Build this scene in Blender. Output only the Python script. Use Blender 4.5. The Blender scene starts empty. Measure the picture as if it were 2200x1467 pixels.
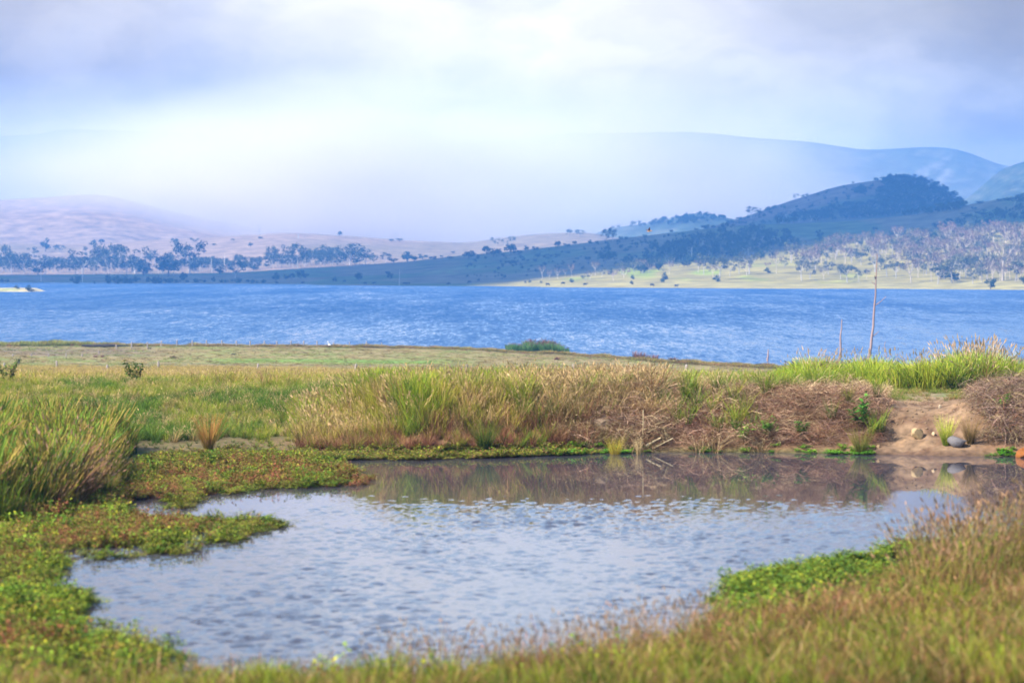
import bpy, math, random
import numpy as np
from mathutils import Vector
from mathutils.bvhtree import BVHTree

random.seed(7)
RNG = np.random.default_rng(7)
S = bpy.context.scene
COL = S.collection
R = math.radians

# ------------------------------------------------------------------ camera, sky, sun, exposure
CAMZ = 12.2                       # metres above the lake; the farm pond lies at 7.5
POND = 7.5
F = 6111.0                        # focal length in pixels of the 2200 px wide photograph (100 mm lens)
HOR = 570.0
TH = math.atan((733.5 - HOR) / F)
cam_d = bpy.data.cameras.new('camera')
cam = bpy.data.objects.new('camera', cam_d); COL.objects.link(cam)
cam.location = (0, 0, CAMZ); cam.rotation_euler = (math.pi / 2 - TH, 0, 0)
cam_d.lens = 100; cam_d.sensor_width = 36; cam_d.clip_start = 0.5; cam_d.clip_end = 60000
cam_d.dof.use_dof = True; cam_d.dof.focus_distance = 120; cam_d.dof.aperture_fstop = 1.5
S.camera = cam

SUN_EL, SUN_AZ = R(42), R(-118)   # azimuth clockwise from +Y: left and a little behind the camera
SUN_DIR = Vector((math.sin(SUN_AZ) * math.cos(SUN_EL), math.cos(SUN_AZ) * math.cos(SUN_EL), math.sin(SUN_EL)))
sun_d = bpy.data.lights.new('sun', 'SUN'); sun_d.energy = 5.0; sun_d.angle = R(1.0); sun_d.color = (1.0, .93, .82)
sun = bpy.data.objects.new('sun', sun_d); COL.objects.link(sun)
sun.rotation_euler = SUN_DIR.to_track_quat('Z', 'Y').to_euler()

def ray(px, py):
    cx = (px - 1100) / F; cy = (733.5 - py) / F
    dy = math.cos(TH) + cy * math.sin(TH)
    return Vector((cx / dy, 1.0, (-math.sin(TH) + cy * math.cos(TH)) / dy))
def at(px, py, D):
    d = ray(px, py); return Vector((0, 0, CAMZ)) + d * D

W = bpy.data.worlds.new('World'); S.world = W; W.use_nodes = True
def build_world():
    nt = W.node_tree; N = nt.nodes; L = nt.links; N.clear()
    def n(t, **k):
        o = N.new(t)
        for a, b in k.items(): setattr(o, a, b)
        return o
    out = n('ShaderNodeOutputWorld'); bg = n('ShaderNodeBackground'); bg.inputs[1].default_value = 0.10
    sky = n('ShaderNodeTexSky', sky_type='NISHITA'); sky.sun_disc = False
    sky.sun_elevation = SUN_EL; sky.sun_rotation = SUN_AZ; sky.air_density = 1.3; sky.dust_density = 1.0; sky.ozone_density = 3.0
    tc = n('ShaderNodeTexCoord')
    def mixc(fac, a, b):
        m = n('ShaderNodeMix', data_type='RGBA')
        for s, v in ((0, fac), (6, a), (7, b)):
            if hasattr(v, 'is_output'): L.new(v, m.inputs[s])
            else: m.inputs[s].default_value = v
        return m.outputs[2]
    def math_(op, a, b=None, c=None, clamp=False):
        m = n('ShaderNodeMath', operation=op, use_clamp=clamp)
        for i, v in enumerate((a, b, c)):
            if v is None: continue
            if hasattr(v, 'is_output'): L.new(v, m.inputs[i])
            else: m.inputs[i].default_value = v
        return m.outputs[0]
    def ramp(v, a, b):
        m = n('ShaderNodeMapRange', interpolation_type='SMOOTHSTEP'); L.new(v, m.inputs[0])
        m.inputs[1].default_value = a; m.inputs[2].default_value = b; return m.outputs[0]
    def blob(px, py, rx, ry):                              # soft smoke bank lying in one direction of the sky
        d = ray(px, py).normalized()
        sub = n('ShaderNodeVectorMath', operation='SUBTRACT'); L.new(warp, sub.inputs[0]); sub.inputs[1].default_value = d
        mul = n('ShaderNodeVectorMath', operation='MULTIPLY'); L.new(sub.outputs[0], mul.inputs[0]); mul.inputs[1].default_value = (F / rx, F / rx, F / ry)
        ln = n('ShaderNodeVectorMath', operation='LENGTH'); L.new(mul.outputs[0], ln.inputs[0])
        return ramp(ln.outputs[1], 1.0, 0.0)
    wn = n('ShaderNodeTexNoise'); wn.inputs['Scale'].default_value = 12; wn.inputs['Detail'].default_value = 8
    mp = n('ShaderNodeMapping'); mp.inputs['Scale'].default_value = (1, 1, 2); L.new(tc.outputs['Generated'], mp.inputs[0]); L.new(mp.outputs[0], wn.inputs['Vector'])
    s1 = n('ShaderNodeVectorMath', operation='SUBTRACT'); L.new(wn.outputs['Color'], s1.inputs[0]); s1.inputs[1].default_value = (.5, .5, .5)
    s2 = n('ShaderNodeVectorMath', operation='SCALE'); L.new(s1.outputs[0], s2.inputs[0]); s2.inputs['Scale'].default_value = .15
    s3 = n('ShaderNodeVectorMath', operation='ADD'); L.new(tc.outputs['Generated'], s3.inputs[0]); L.new(s2.outputs[0], s3.inputs[1])
    warp = s3.outputs[0]
    cn = n('ShaderNodeTexNoise'); cn.inputs['Scale'].default_value = 2.6; cn.inputs['Detail'].default_value = 6; cn.inputs['Roughness'].default_value = .55
    mp2 = n('ShaderNodeMapping'); mp2.inputs['Scale'].default_value = (1, 1, 2.6); L.new(warp, mp2.inputs[0]); L.new(mp2.outputs[0], cn.inputs['Vector'])
    cloud = ramp(cn.outputs[0], .44, .66)
    K = 10.0
    c = mixc(math_('MULTIPLY', cloud, .32), sky.outputs[0], (.62 * K, .68 * K, .80 * K, 1))
    sep = n('ShaderNodeSeparateXYZ'); L.new(tc.outputs['Generated'], sep.inputs[0])
    low = ramp(sep.outputs[2], .18, .02)                    # smoke haze thickening to the horizon all round
    c = mixc(math_('MULTIPLY', low, .85), c, (.46 * K, .52 * K, .62 * K, 1))
    c = mixc(math_('MULTIPLY', blob(1000, 160, 2700, 900), 1.0), c, (.72 * K, .63 * K, .48 * K, 1))
    c = mixc(math_('MULTIPLY', blob(2380, 0, 1250, 620), 1.0), c, (.21 * K, .155 * K, .05 * K, 1))
    c = mixc(math_('MULTIPLY', blob(-260, 20, 1350, 820), 1.0), c, (.27 * K, .20 * K, .09 * K, 1))
    fn = n('ShaderNodeTexNoise'); fn.inputs['Scale'].default_value = 16; fn.inputs['Detail'].default_value = 8; L.new(mp2.outputs[0], fn.inputs['Vector'])   # soft wisps
    wisp = n('ShaderNodeMapRange'); L.new(fn.outputs[0], wisp.inputs[0]); wisp.inputs[1].default_value = .3; wisp.inputs[2].default_value = .7; wisp.inputs[3].default_value = .86; wisp.inputs[4].default_value = 1.14
    wm = n('ShaderNodeVectorMath', operation='SCALE'); L.new(c, wm.inputs[0]); L.new(wisp.outputs[0], wm.inputs['Scale']); c = wm.outputs[0]
    L.new(c, bg.inputs[0]); L.new(bg.outputs[0], out.inputs[0])
build_world()

S.view_settings.view_transform = 'Standard'; S.view_settings.look = 'None'
S.view_settings.gamma = 1; S.view_settings.use_curve_mapping = False
S.view_settings.exposure = 1.25
S.render.engine = 'CYCLES'
cy = S.cycles
cy.use_denoising = True; cy.max_bounces = 5; cy.diffuse_bounces = 2; cy.glossy_bounces = 2; cy.transmission_bounces = 2
cy.transparent_max_bounces = 6; cy.volume_bounces = 4; cy.caustics_reflective = False; cy.caustics_refractive = False
cy.volume_max_steps = 64; cy.volume_step_rate = 1.0

# ------------------------------------------------------------------ helpers
def col_input(v): return v if len(v) == 4 else (*v, 1)
def mesh_of(name, V, faces, mats=(), cols=None, midx=None, smooth=False):
    V = np.asarray(V, dtype=np.float32).reshape(-1, 3)
    me = bpy.data.meshes.new(name)
    if isinstance(faces, np.ndarray):
        nf, k = faces.shape
        me.vertices.add(len(V)); me.vertices.foreach_set('co', V.ravel())
        me.loops.add(nf * k); me.loops.foreach_set('vertex_index', faces.astype(np.int32).ravel())
        me.polygons.add(nf); me.polygons.foreach_set('loop_start', np.arange(0, nf * k, k, dtype=np.int32))
        me.update(calc_edges=True)
    else:
        me.from_pydata([tuple(v) for v in V.tolist()], [], faces); me.update()
    for m in mats: me.materials.append(m)
    if cols is not None:
        a = me.color_attributes.new('Col', 'FLOAT_COLOR', 'POINT')
        c = np.ones((len(V), 4), dtype=np.float32); c[:, :3] = np.asarray(cols)[:, :3]
        a.data.foreach_set('color', c.ravel())
    if midx is not None: me.polygons.foreach_set('material_index', np.asarray(midx, dtype=np.int32))
    if smooth: me.polygons.foreach_set('use_smooth', np.ones(len(me.polygons), dtype=bool))
    return me
def link(name, me, parent=None, loc=None):
    o = bpy.data.objects.new(name, me); COL.objects.link(o)
    if parent: o.parent = parent
    if loc is not None: o.location = loc
    return o
def tag(o, label=None, cat=None, group=None, kind=None):
    if label: o['label'] = label
    if cat: o['category'] = cat
    if group: o['group'] = group
    if kind: o['kind'] = kind
    return o
def empty(name, loc, label, cat, group=None, rz=0):
    o = bpy.data.objects.new(name, None); COL.objects.link(o); o.location = loc; o.rotation_euler = (0, 0, rz); o.empty_display_size = .2
    return tag(o, label, cat, group)
def sstep(a, b, x):
    t = np.clip((np.asarray(x, dtype=float) - a) / (b - a), 0, 1); return t * t * (3 - 2 * t)
def vnoise(x, y, seed=0):                                     # smooth value noise, -1..1
    x = np.asarray(x, float); y = np.asarray(y, float)
    xi = np.floor(x).astype(np.int64); yi = np.floor(y).astype(np.int64); fx = x - xi; fy = y - yi
    fx = fx * fx * (3 - 2 * fx); fy = fy * fy * (3 - 2 * fy)
    def h(i, j):
        k = (i * 374761393 + j * 668265263 + seed * 1442695041) & 0xffffffff
        k = ((k ^ (k >> 13)) * 1274126177) & 0xffffffff
        return ((k ^ (k >> 16)) & 0xffff) / 32767.5 - 1
    return (h(xi, yi) * (1 - fx) + h(xi + 1, yi) * fx) * (1 - fy) + (h(xi, yi + 1) * (1 - fx) + h(xi + 1, yi + 1) * fx) * fy
def fbm(x, y, o=4, seed=0):
    r = 0; a = .5
    for i in range(o): r = r + a * vnoise(x, y, seed + i * 17); x = np.asarray(x) * 2.03; y = np.asarray(y) * 2.03; a *= .5
    return r
def inpoly(x, y, P):
    x = np.asarray(x, float); y = np.asarray(y, float); r = np.zeros(x.shape, bool); n = len(P)
    for i in range(n):
        x0, y0 = P[i]; x1, y1 = P[(i + 1) % n]
        if y0 == y1: continue
        c = ((y0 > y) != (y1 > y)) & (x < (x1 - x0) * (y - y0) / (y1 - y0) + x0); r ^= c
    return r
def polydist(x, y, P):
    x = np.asarray(x, float); y = np.asarray(y, float); d = np.full(x.shape, 1e9); n = len(P)
    for i in range(n):
        x0, y0 = P[i]; x1, y1 = P[(i + 1) % n]; dx, dy = x1 - x0, y1 - y0; l = dx * dx + dy * dy + 1e-12
        t = np.clip(((x - x0) * dx + (y - y0) * dy) / l, 0, 1)
        d = np.minimum(d, np.hypot(x - x0 - t * dx, y - y0 - t * dy))
    return np.where(inpoly(x, y, P), -d, d)                   # negative inside

# ------------------------------------------------------------------ materials
def newmat(name):
    m = bpy.data.materials.new(name); m.use_nodes = True; m.node_tree.nodes.clear(); return m, m.node_tree.nodes, m.node_tree.links
def mat_plain(name, c, rough=.8, var=.25, scale=3.0, bump=.2):
    m, N, L = newmat(name); out = N.new('ShaderNodeOutputMaterial'); p = N.new('ShaderNodeBsdfPrincipled')
    p.inputs['Roughness'].default_value = rough; p.inputs['Specular IOR Level'].default_value = .2
    tc = N.new('ShaderNodeTexCoord'); no = N.new('ShaderNodeTexNoise'); no.inputs['Scale'].default_value = scale; no.inputs['Detail'].default_value = 6
    L.new(tc.outputs['Object'], no.inputs['Vector'])
    r = N.new('ShaderNodeMix'); r.data_type = 'RGBA'; L.new(no.outputs[0], r.inputs[0])
    r.inputs[6].default_value = col_input([v * (1 - var) for v in c]); r.inputs[7].default_value = col_input([min(v * (1 + var), 1) for v in c])
    L.new(r.outputs[2], p.inputs['Base Color'])
    b = N.new('ShaderNodeBump'); b.inputs['Strength'].default_value = bump; L.new(no.outputs[0], b.inputs['Height']); L.new(b.outputs[0], p.inputs['Normal'])
    L.new(p.outputs[0], out.inputs[0]); return m
def mat_vcol(name, rnd=.3, transl=.25, hue=.03, noise=None, rough=.7):
    """vertex colour with a little per-thing variation; optional world-space mottling (scale, amount)"""
    m, N, L = newmat(name); out = N.new('ShaderNodeOutputMaterial')
    a = N.new('ShaderNodeVertexColor'); a.layer_name = 'Col'
    oi = N.new('ShaderNodeObjectInfo')
    mr = N.new('ShaderNodeMapRange'); L.new(oi.outputs['Random'], mr.inputs[0]); mr.inputs[3].default_value = 1 - rnd; mr.inputs[4].default_value = 1 + rnd
    val = mr.outputs[0]
    if noise:
        g = N.new('ShaderNodeNewGeometry'); no = N.new('ShaderNodeTexNoise'); no.inputs['Scale'].default_value = noise[0]; no.inputs['Detail'].default_value = 7; no.inputs['Roughness'].default_value = .65
        L.new(g.outputs['Position'], no.inputs['Vector'])
        m2 = N.new('ShaderNodeMapRange'); L.new(no.outputs[0], m2.inputs[0]); m2.inputs[1].default_value = .3; m2.inputs[2].default_value = .7
        m2.inputs[3].default_value = 1 - noise[1]; m2.inputs[4].default_value = 1 + noise[1]
        mu = N.new('ShaderNodeMath'); mu.operation = 'MULTIPLY'; L.new(val, mu.inputs[0]); L.new(m2.outputs[0], mu.inputs[1]); val = mu.outputs[0]
    bmp = None
    if noise:
        bmp = N.new('ShaderNodeBump'); bmp.inputs['Strength'].default_value = .7; bmp.inputs['Distance'].default_value = .12 / noise[0]; L.new(no.outputs[0], bmp.inputs['Height'])
    hs = N.new('ShaderNodeHueSaturation'); L.new(a.outputs[0], hs.inputs['Color']); L.new(val, hs.inputs['Value'])
    mh = N.new('ShaderNodeMapRange'); L.new(oi.outputs['Random'], mh.inputs[0]); mh.inputs[3].default_value = .5 + hue; mh.inputs[4].default_value = .5 - hue
    L.new(mh.outputs[0], hs.inputs['Hue'])
    p = N.new('ShaderNodeBsdfPrincipled'); L.new(hs.outputs[0], p.inputs['Base Color']); p.inputs['Roughness'].default_value = rough; p.inputs['Specular IOR Level'].default_value = .15
    if bmp: L.new(bmp.outputs[0], p.inputs['Normal'])
    if transl:
        t = N.new('ShaderNodeBsdfTranslucent'); L.new(hs.outputs[0], t.inputs[0]); mx = N.new('ShaderNodeMixShader'); mx.inputs[0].default_value = transl
        L.new(p.outputs[0], mx.inputs[1]); L.new(t.outputs[0], mx.inputs[2]); L.new(mx.outputs[0], out.inputs[0])
    else: L.new(p.outputs[0], out.inputs[0])
    return m
def mat_water(name, base, layers, calm=None, rough=.06, lean=(0, 0)):
    """slopes of the ripples come from vector noise: layers = (scale x, scale y, slope)"""
    m, N, L = newmat(name); out = N.new('ShaderNodeOutputMaterial'); p = N.new('ShaderNodeBsdfPrincipled')
    p.inputs['Base Color'].default_value = (*base, 1); p.inputs['Roughness'].default_value = rough; p.inputs['IOR'].default_value = 1.333
    g = N.new('ShaderNodeNewGeometry'); acc = None
    for i, (sx, sy, sl) in enumerate(layers):
        mp = N.new('ShaderNodeMapping'); mp.inputs['Scale'].default_value = (sx, sy, 1); mp.inputs['Location'].default_value = (i * 3.1, i * 7.7, i); mp.inputs['Rotation'].default_value = (0, 0, .12 * (i % 2 * 2 - 1))
        L.new(g.outputs['Position'], mp.inputs[0])
        no = N.new('ShaderNodeTexNoise'); no.inputs['Scale'].default_value = 1; no.inputs['Detail'].default_value = 2.5; L.new(mp.outputs[0], no.inputs['Vector'])
        s = N.new('ShaderNodeVectorMath'); s.operation = 'SUBTRACT'; L.new(no.outputs['Color'], s.inputs[0]); s.inputs[1].default_value = (.5, .5, .5)
        k = N.new('ShaderNodeVectorMath'); k.operation = 'MULTIPLY'; L.new(s.outputs[0], k.inputs[0]); k.inputs[1].default_value = (sl * .7, sl, 0)
        if acc is None: acc = k.outputs[0]
        else:
            ad = N.new('ShaderNodeVectorMath'); ad.operation = 'ADD'; L.new(acc, ad.inputs[0]); L.new(k.outputs[0], ad.inputs[1]); acc = ad.outputs[0]
    if lean != (0, 0):
        ad = N.new('ShaderNodeVectorMath'); ad.operation = 'ADD'; L.new(acc, ad.inputs[0]); ad.inputs[1].default_value = (lean[0], lean[1], 0); acc = ad.outputs[0]
    if calm:                                                   # wind shelter: vertex attribute Col.r scales the ripples
        vc = N.new('ShaderNodeVertexColor'); vc.layer_name = 'Col'; sp = N.new('ShaderNodeSeparateColor'); L.new(vc.outputs[0], sp.inputs[0])
        sc = N.new('ShaderNodeVectorMath'); sc.operation = 'SCALE'; L.new(acc, sc.inputs[0]); L.new(sp.outputs[0], sc.inputs['Scale']); acc = sc.outputs[0]
    ad = N.new('ShaderNodeVectorMath'); ad.operation = 'ADD'; L.new(acc, ad.inputs[0]); ad.inputs[1].default_value = (0, 0, 1)
    nm = N.new('ShaderNodeVectorMath'); nm.operation = 'NORMALIZE'; L.new(ad.outputs[0], nm.inputs[0]); L.new(nm.outputs[0], p.inputs['Normal'])
    L.new(p.outputs[0], out.inputs[0]); return m

M_ground = mat_vcol('meadow_ground', 0, 0, 0, (4.5, .5), .95)
M_hill = mat_vcol('hill_grass', 0, 0, 0, (.055, .5), .95)
M_grass = mat_vcol('grass', .42, .18, .024)
M_dry = mat_vcol('dry_grass', .42, .08, .015)
M_leaf = mat_vcol('leaf', .32, .15, .025)
M_bark = mat_vcol('bark', .2, 0, 0, None, .9)
M_wood = mat_plain('weathered_wood', (.30, .255, .23), .9, .4, 6)
M_darkwood = mat_plain('wet_dark_wood', (.035, .03, .03), .8, .4, 5)
M_rust = mat_plain('rusty_steel', (.20, .07, .04), .8, .4, 9)
M_wire = mat_plain('fence_wire', (.16, .12, .10), .6, .2, 9)
M_feather = mat_vcol('feathers', 0, 0, 0)
M_hide = mat_vcol('hide', .2, 0, .01)

# ------------------------------------------------------------------ pond outline and near ground
def pond_pt(px, py):
    d = ray(px, py); t = (POND - CAMZ) / d.z; return (d.x * t, t)
POND_PX = [(250, 992), (330, 985), (420, 979), (560, 976), (700, 976), (900, 979), (1100, 976), (1300, 973), (1500, 971), (1700, 973), (1880, 976), (2050, 980), (2200, 980), (2400, 988),
           (2560, 1020), (2520, 1070), (2350, 1120), (2200, 1165), (2050, 1220), (1900, 1262), (1700, 1318), (1550, 1350), (1400, 1400), (1200, 1445), (1000, 1470), (800, 1478), (600, 1482),
           (400, 1490), (200, 1500), (50, 1500), (-100, 1470), (-180, 1300), (-120, 1190), (0, 1135), (100, 1112), (200, 1088), (270, 1055), (285, 1020)]
POND_P = [pond_pt(*p) for p in POND_PX]
def smooth_poly(P, k=3):
    out = []; n = len(P)
    for i in range(n):
        p0, p1, p2, p3 = (np.array(P[(i + j - 1) % n]) for j in range(4))
        for s in range(k):
            t = s / k; out.append(tuple(.5 * ((2 * p1) + (-p0 + p2) * t + (2 * p0 - 5 * p1 + 4 * p2 - p3) * t * t + (-p0 + 3 * p1 - 3 * p2 + p3) * t ** 3)))
    return out
POND_P = smooth_poly(POND_P)
SH_X = [-400, 0, 600, 900, 1000, 1100, 1210, 1250, 1330, 1390, 1410, 1500, 1640, 1700, 2200, 2600]
SH_D = [446, 440, 434, 424, 417, 404, 400, 392, 380, 372, 366, 358, 347, 344, 341, 340]
FD = [0, 70, 80, 100, 120, 200, 300, 350, 438]
FZ = [8.8, 8.75, 8.6, 8.0, 7.2, 4.4, 1.6, .9, 0]
def shore_D(px): return np.interp(px, SH_X, SH_D) + 2.0 * vnoise(np.asarray(px) / 23., np.zeros_like(px), 5)
def ground_z(x, y, want_d=False):
    x = np.asarray(x, float); y = np.asarray(y, float)
    D = np.maximum(y, 1.0); px = 1100 + F * x / D
    pxc = np.clip(px, -600, 2800)
    d = np.full(x.shape, 99.); near = (y < 110) & (y > -30)
    if near.any(): d[near] = polydist(x[near], y[near], POND_P)
    Ds = shore_D(pxc)
    D2 = D + (438 - Ds) * sstep(100, 330, D)
    fld = np.interp(D2, FD, FZ)
    fld = np.where(D2 > 438, -.02 * (D2 - 438), fld); fld = np.maximum(fld, -3)
    wn = 1 - sstep(38, 50, y)                                  # 1 on the near side of the pond
    wl = (1 - sstep(150, 420, pxc)) * (1 - sstep(66, 76, y)) * (1 - wn)
    a = sstep(560, 900, pxc)
    H = .45 + .72 * a; Wd = 20 - 17.2 * a
    farp = H * sstep(0, 1, np.maximum(d, 0) / Wd) + .10 * sstep(0, .25, d)
    nearp = .085 * np.maximum(d, 0) + .04 * sstep(0, .3, d)
    leftp = .62 * sstep(0, 5, np.maximum(d, 0))
    z = POND + farp * (1 - wn - wl) + nearp * wn + leftp * wl
    z = z + np.where(d > 0, .05 * fbm(x * 1.1, y * 1.1, 4, 3) * sstep(0, 1, d), 0)
    # eroded scar in the steep far bank
    scar = np.exp(-((pxc - 1985) / 75.) ** 4) * sstep(69, 71, y) * (1 - sstep(74, 77, y))
    z = z - scar * .22 * sstep(0, 1.5, d) + scar * .16 * fbm(x * 2.6, y * 2.6, 4, 8)
    inside = POND - np.minimum(.7, .22 * np.maximum(-d, 0))
    z = np.where(d < 0, inside, z)
    far = np.where(y > 60, np.minimum(z, fld), z)
    far = np.where((y >= 110), fld, far)
    far = far + np.where((y > 90) & (y < Ds), .05 * fbm(x * .10, y * .10, 3, 9) * sstep(90, 130, y), 0)
    if want_d: return far, d, px, D, Ds
    return far
def ground_col(x, y):
    z, d, px, D, Ds = ground_z(x, y, True)
    n1 = fbm(x * .5, y * .5, 4, 21); n2 = fbm(px / 160., D / 26., 4, 31); n3 = fbm(px / 60., D / 9., 4, 41)
    c = np.empty(x.shape + (3,)); c[:] = (.115, .088, .04)
    def mix(c, t, k): return c * (1 - k[..., None]) + np.array(t) * k[..., None]
    c = mix(c, (.085, .095, .028), sstep(-.1, .3, n1))
    bank = sstep(.0, .3, d) * (1 - sstep(3.0, 4.0, d)) * sstep(60, 66, D) * sstep(420, 800, px)
    c = mix(c, (.17, .095, .055), bank * .9)
    scar = np.exp(-((px - 1990) / 118.) ** 6) * sstep(66, 70, D) * (1 - sstep(78, 80, D))
    c = mix(c, (.185, .12, .073), scar); c = mix(c, (.115, .066, .040), scar * sstep(0, .35, fbm(x * 2.2, y * 2.2, 4, 51))); c = mix(c, (.24, .15, .085), scar * sstep(.1, .4, fbm(x * 3.5, y * 3.5, 4, 52)) * .8); c = mix(c, (.10, .06, .04), scar * (1 - sstep(.05, .35, d)))
    top = sstep(1750, 1850, px) * sstep(74.5, 75.5, D) * (1 - sstep(84, 88, D))
    c = mix(c, (.22, .155, .09), top * .9); c = mix(c, (.10, .15, .05), top * sstep(.0, .3, n1 + .15 * n3) * .8)
    f = sstep(80, 110, D)
    c = mix(c, (.25, .185, .055), f)
    c = mix(c, (.17, .17, .05), f * sstep(-.15, .35, n2))
    past = sstep(260, 310, D)
    c = mix(c, (.24, .19, .085), past)
    c = mix(c, (.17, .19, .055), past * sstep(-.1, .4, n3))
    c = mix(c, (.13, .24, .04), np.exp(-((D - 330 - 6 * n2) / 13.) ** 2) * sstep(380, 520, px) * (1 - sstep(900, 1050, px)) * .95)
    c = mix(c, (.18, .13, .075), np.exp(-((D - 307) / 9.) ** 2) * .6 * sstep(100, 300, px))
    c = mix(c, (.165, .125, .085), sstep(345, 365, D) * (1 - sstep(400, 418, D)) * (1 - sstep(260, 420, px)) * (.6 + .4 * sstep(-.2, .2, n3)))
    c = mix(c, (.20, .13, .06), sstep(980, 1100, px) * sstep(300, 330, D) * (1 - sstep(0, 1, (D - Ds) / 4.)) * sstep(-.2, .25, n3) * .8)
    rim = sstep(-22, -12, D - Ds); c = mix(c, (.13, .10, .035), rim * .9)
    c = mix(c, (.05, .032, .02), sstep(.12, -.1, d))
    c = mix(c, (.05, .05, .04), sstep(-1, 4, D - Ds))
    return c

def grid(X, Y, Z, name, mat, cols, smooth=True):
    ny, nx = X.shape
    V = np.stack([X, Y, Z], -1).reshape(-1, 3)
    i = np.arange(ny * nx).reshape(ny, nx)
    Q = np.stack([i[:-1, :-1], i[:-1, 1:], i[1:, 1:], i[1:, :-1]], -1).reshape(-1, 4)
    return V, Q, mesh_of(name, V, Q, (mat,), None if cols is None else cols.reshape(-1, 3), smooth=smooth)
BV_V, BV_F = [], []
def bv_add(V, Q):
    off = sum(len(v) for v in BV_V); BV_V.append(V); BV_F.append(Q + off)

ys = np.concatenate([np.linspace(-20, 24, 20, endpoint=False), np.arange(24, 68, .3), np.arange(68, 80, .14), np.arange(80, 130, .6), np.geomspace(130, 470, 190), np.geomspace(480, 6400, 24)])
ss = np.concatenate([np.linspace(-.6, -.2, 18, endpoint=False), np.linspace(-.2, .2, 301), np.linspace(.2, .6, 19)[1:]])
YY, SS_ = np.meshgrid(ys, ss, indexing='ij')
XX = SS_ * (YY + 24 + 0 * YY)
ZZ = ground_z(XX, YY); CC = ground_col(XX, YY)
V, Q, me = grid(XX, YY, ZZ, 'ground', M_ground, CC); bv_add(V, Q)
tag(link('ground', me), kind='structure')

# ------------------------------------------------------------------ water
M_lake = mat_water('lake_water', (.012, .05, .15), [(3.2, .50, .46), (1.1, .12, .36), (.3, .035, .20), (.04, .006, .24)], True, .10, (0, -.17))
M_pond = mat_water('pond_water', (.05, .048, .062), [(9.0, 5.0, .10)], True, .02)
ly = np.array([300, 340, 370, 400, 430, 470, 520, 600, 700, 850, 1000, 1200, 1500, 1900, 2300.]); lx = np.linspace(-900, 900, 25)
LX, LY = np.meshgrid(lx, ly); shelter = .68 + .5 * sstep(380, 900, LY)          # calmer in the lee of the near shore
V, Q, me = grid(LX, LY, 0 * LX, 'lake', M_lake, np.repeat(shelter[..., None], 3, 2)); tag(link('lake', me), kind='structure')
def pond():
    """real ripples: many small wave trains, calm in the lee of the far bank and in the weeds"""
    xs = np.arange(-13.5, 20, .05); yy = np.concatenate([np.arange(28, 50, .045), np.arange(50, 75.6, .085)])
    X, Y = np.meshgrid(xs, yy); d = np.full(X.shape, 9.)
    Xc, Yc = X[::6, ::6], Y[::6, ::6]; dc = polydist(Xc, Yc, POND_P); d = np.repeat(np.repeat(dc, 6, 0), 6, 1)[:X.shape[0], :X.shape[1]]
    px = 1100 + F * X / Y; keep = (d < .8) & (px > -260) & (px < 2460)
    edge = 64.5 - 5.5 * sstep(1500, 2250, px) + 1.6 * vnoise(X * .3, Y * .1, 3)
    env = .02 + .98 * (1 - sstep(edge - 13, edge, Y)) ** 1.3
    env *= .25 + .75 * sstep(0.0, 3.0, -d); env *= .72 + .75 * fbm(X * .30, Y * .13, 4, 12)
    env *= .7 + .3 * sstep(-7.5, -1, X + .0 * Y + .05 * (Y - 40))
    rng = np.random.default_rng(3); Z = np.zeros(X.shape); n = 60
    for k in range(n):
        lam = rng.uniform(.12, .24) if k % 4 else rng.uniform(.28, .6); a = R(-62) + rng.normal(0, .55); kx, ky = 2 * np.pi / lam * math.cos(a), 2 * np.pi / lam * math.sin(a)
        ph = kx * X + ky * Y + rng.uniform(0, 6.28) + 1.2 * vnoise(X * .7 + k, Y * .5, k)
        Z += 0.058 * lam / math.sqrt(n) * np.sin(ph)
    Z = POND + env * Z * 1.0
    i = np.arange(X.size).reshape(X.shape); Q = np.stack([i[:-1, :-1], i[:-1, 1:], i[1:, 1:], i[1:, :-1]], -1).reshape(-1, 4); Q = Q[keep.reshape(-1)[Q].all(1)]
    used = np.unique(Q); rem = np.full(X.size, -1); rem[used] = np.arange(len(used))
    V = np.stack([X.ravel(), Y.ravel(), Z.ravel()], -1)[used]; C = np.repeat(np.clip(env, 0, 1).ravel()[used][:, None], 3, 1)
    tag(link('pond', mesh_of('pond', V, rem[Q].astype(np.int64), (M_pond,), C, smooth=True)), kind='structure')
pond()

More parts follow.
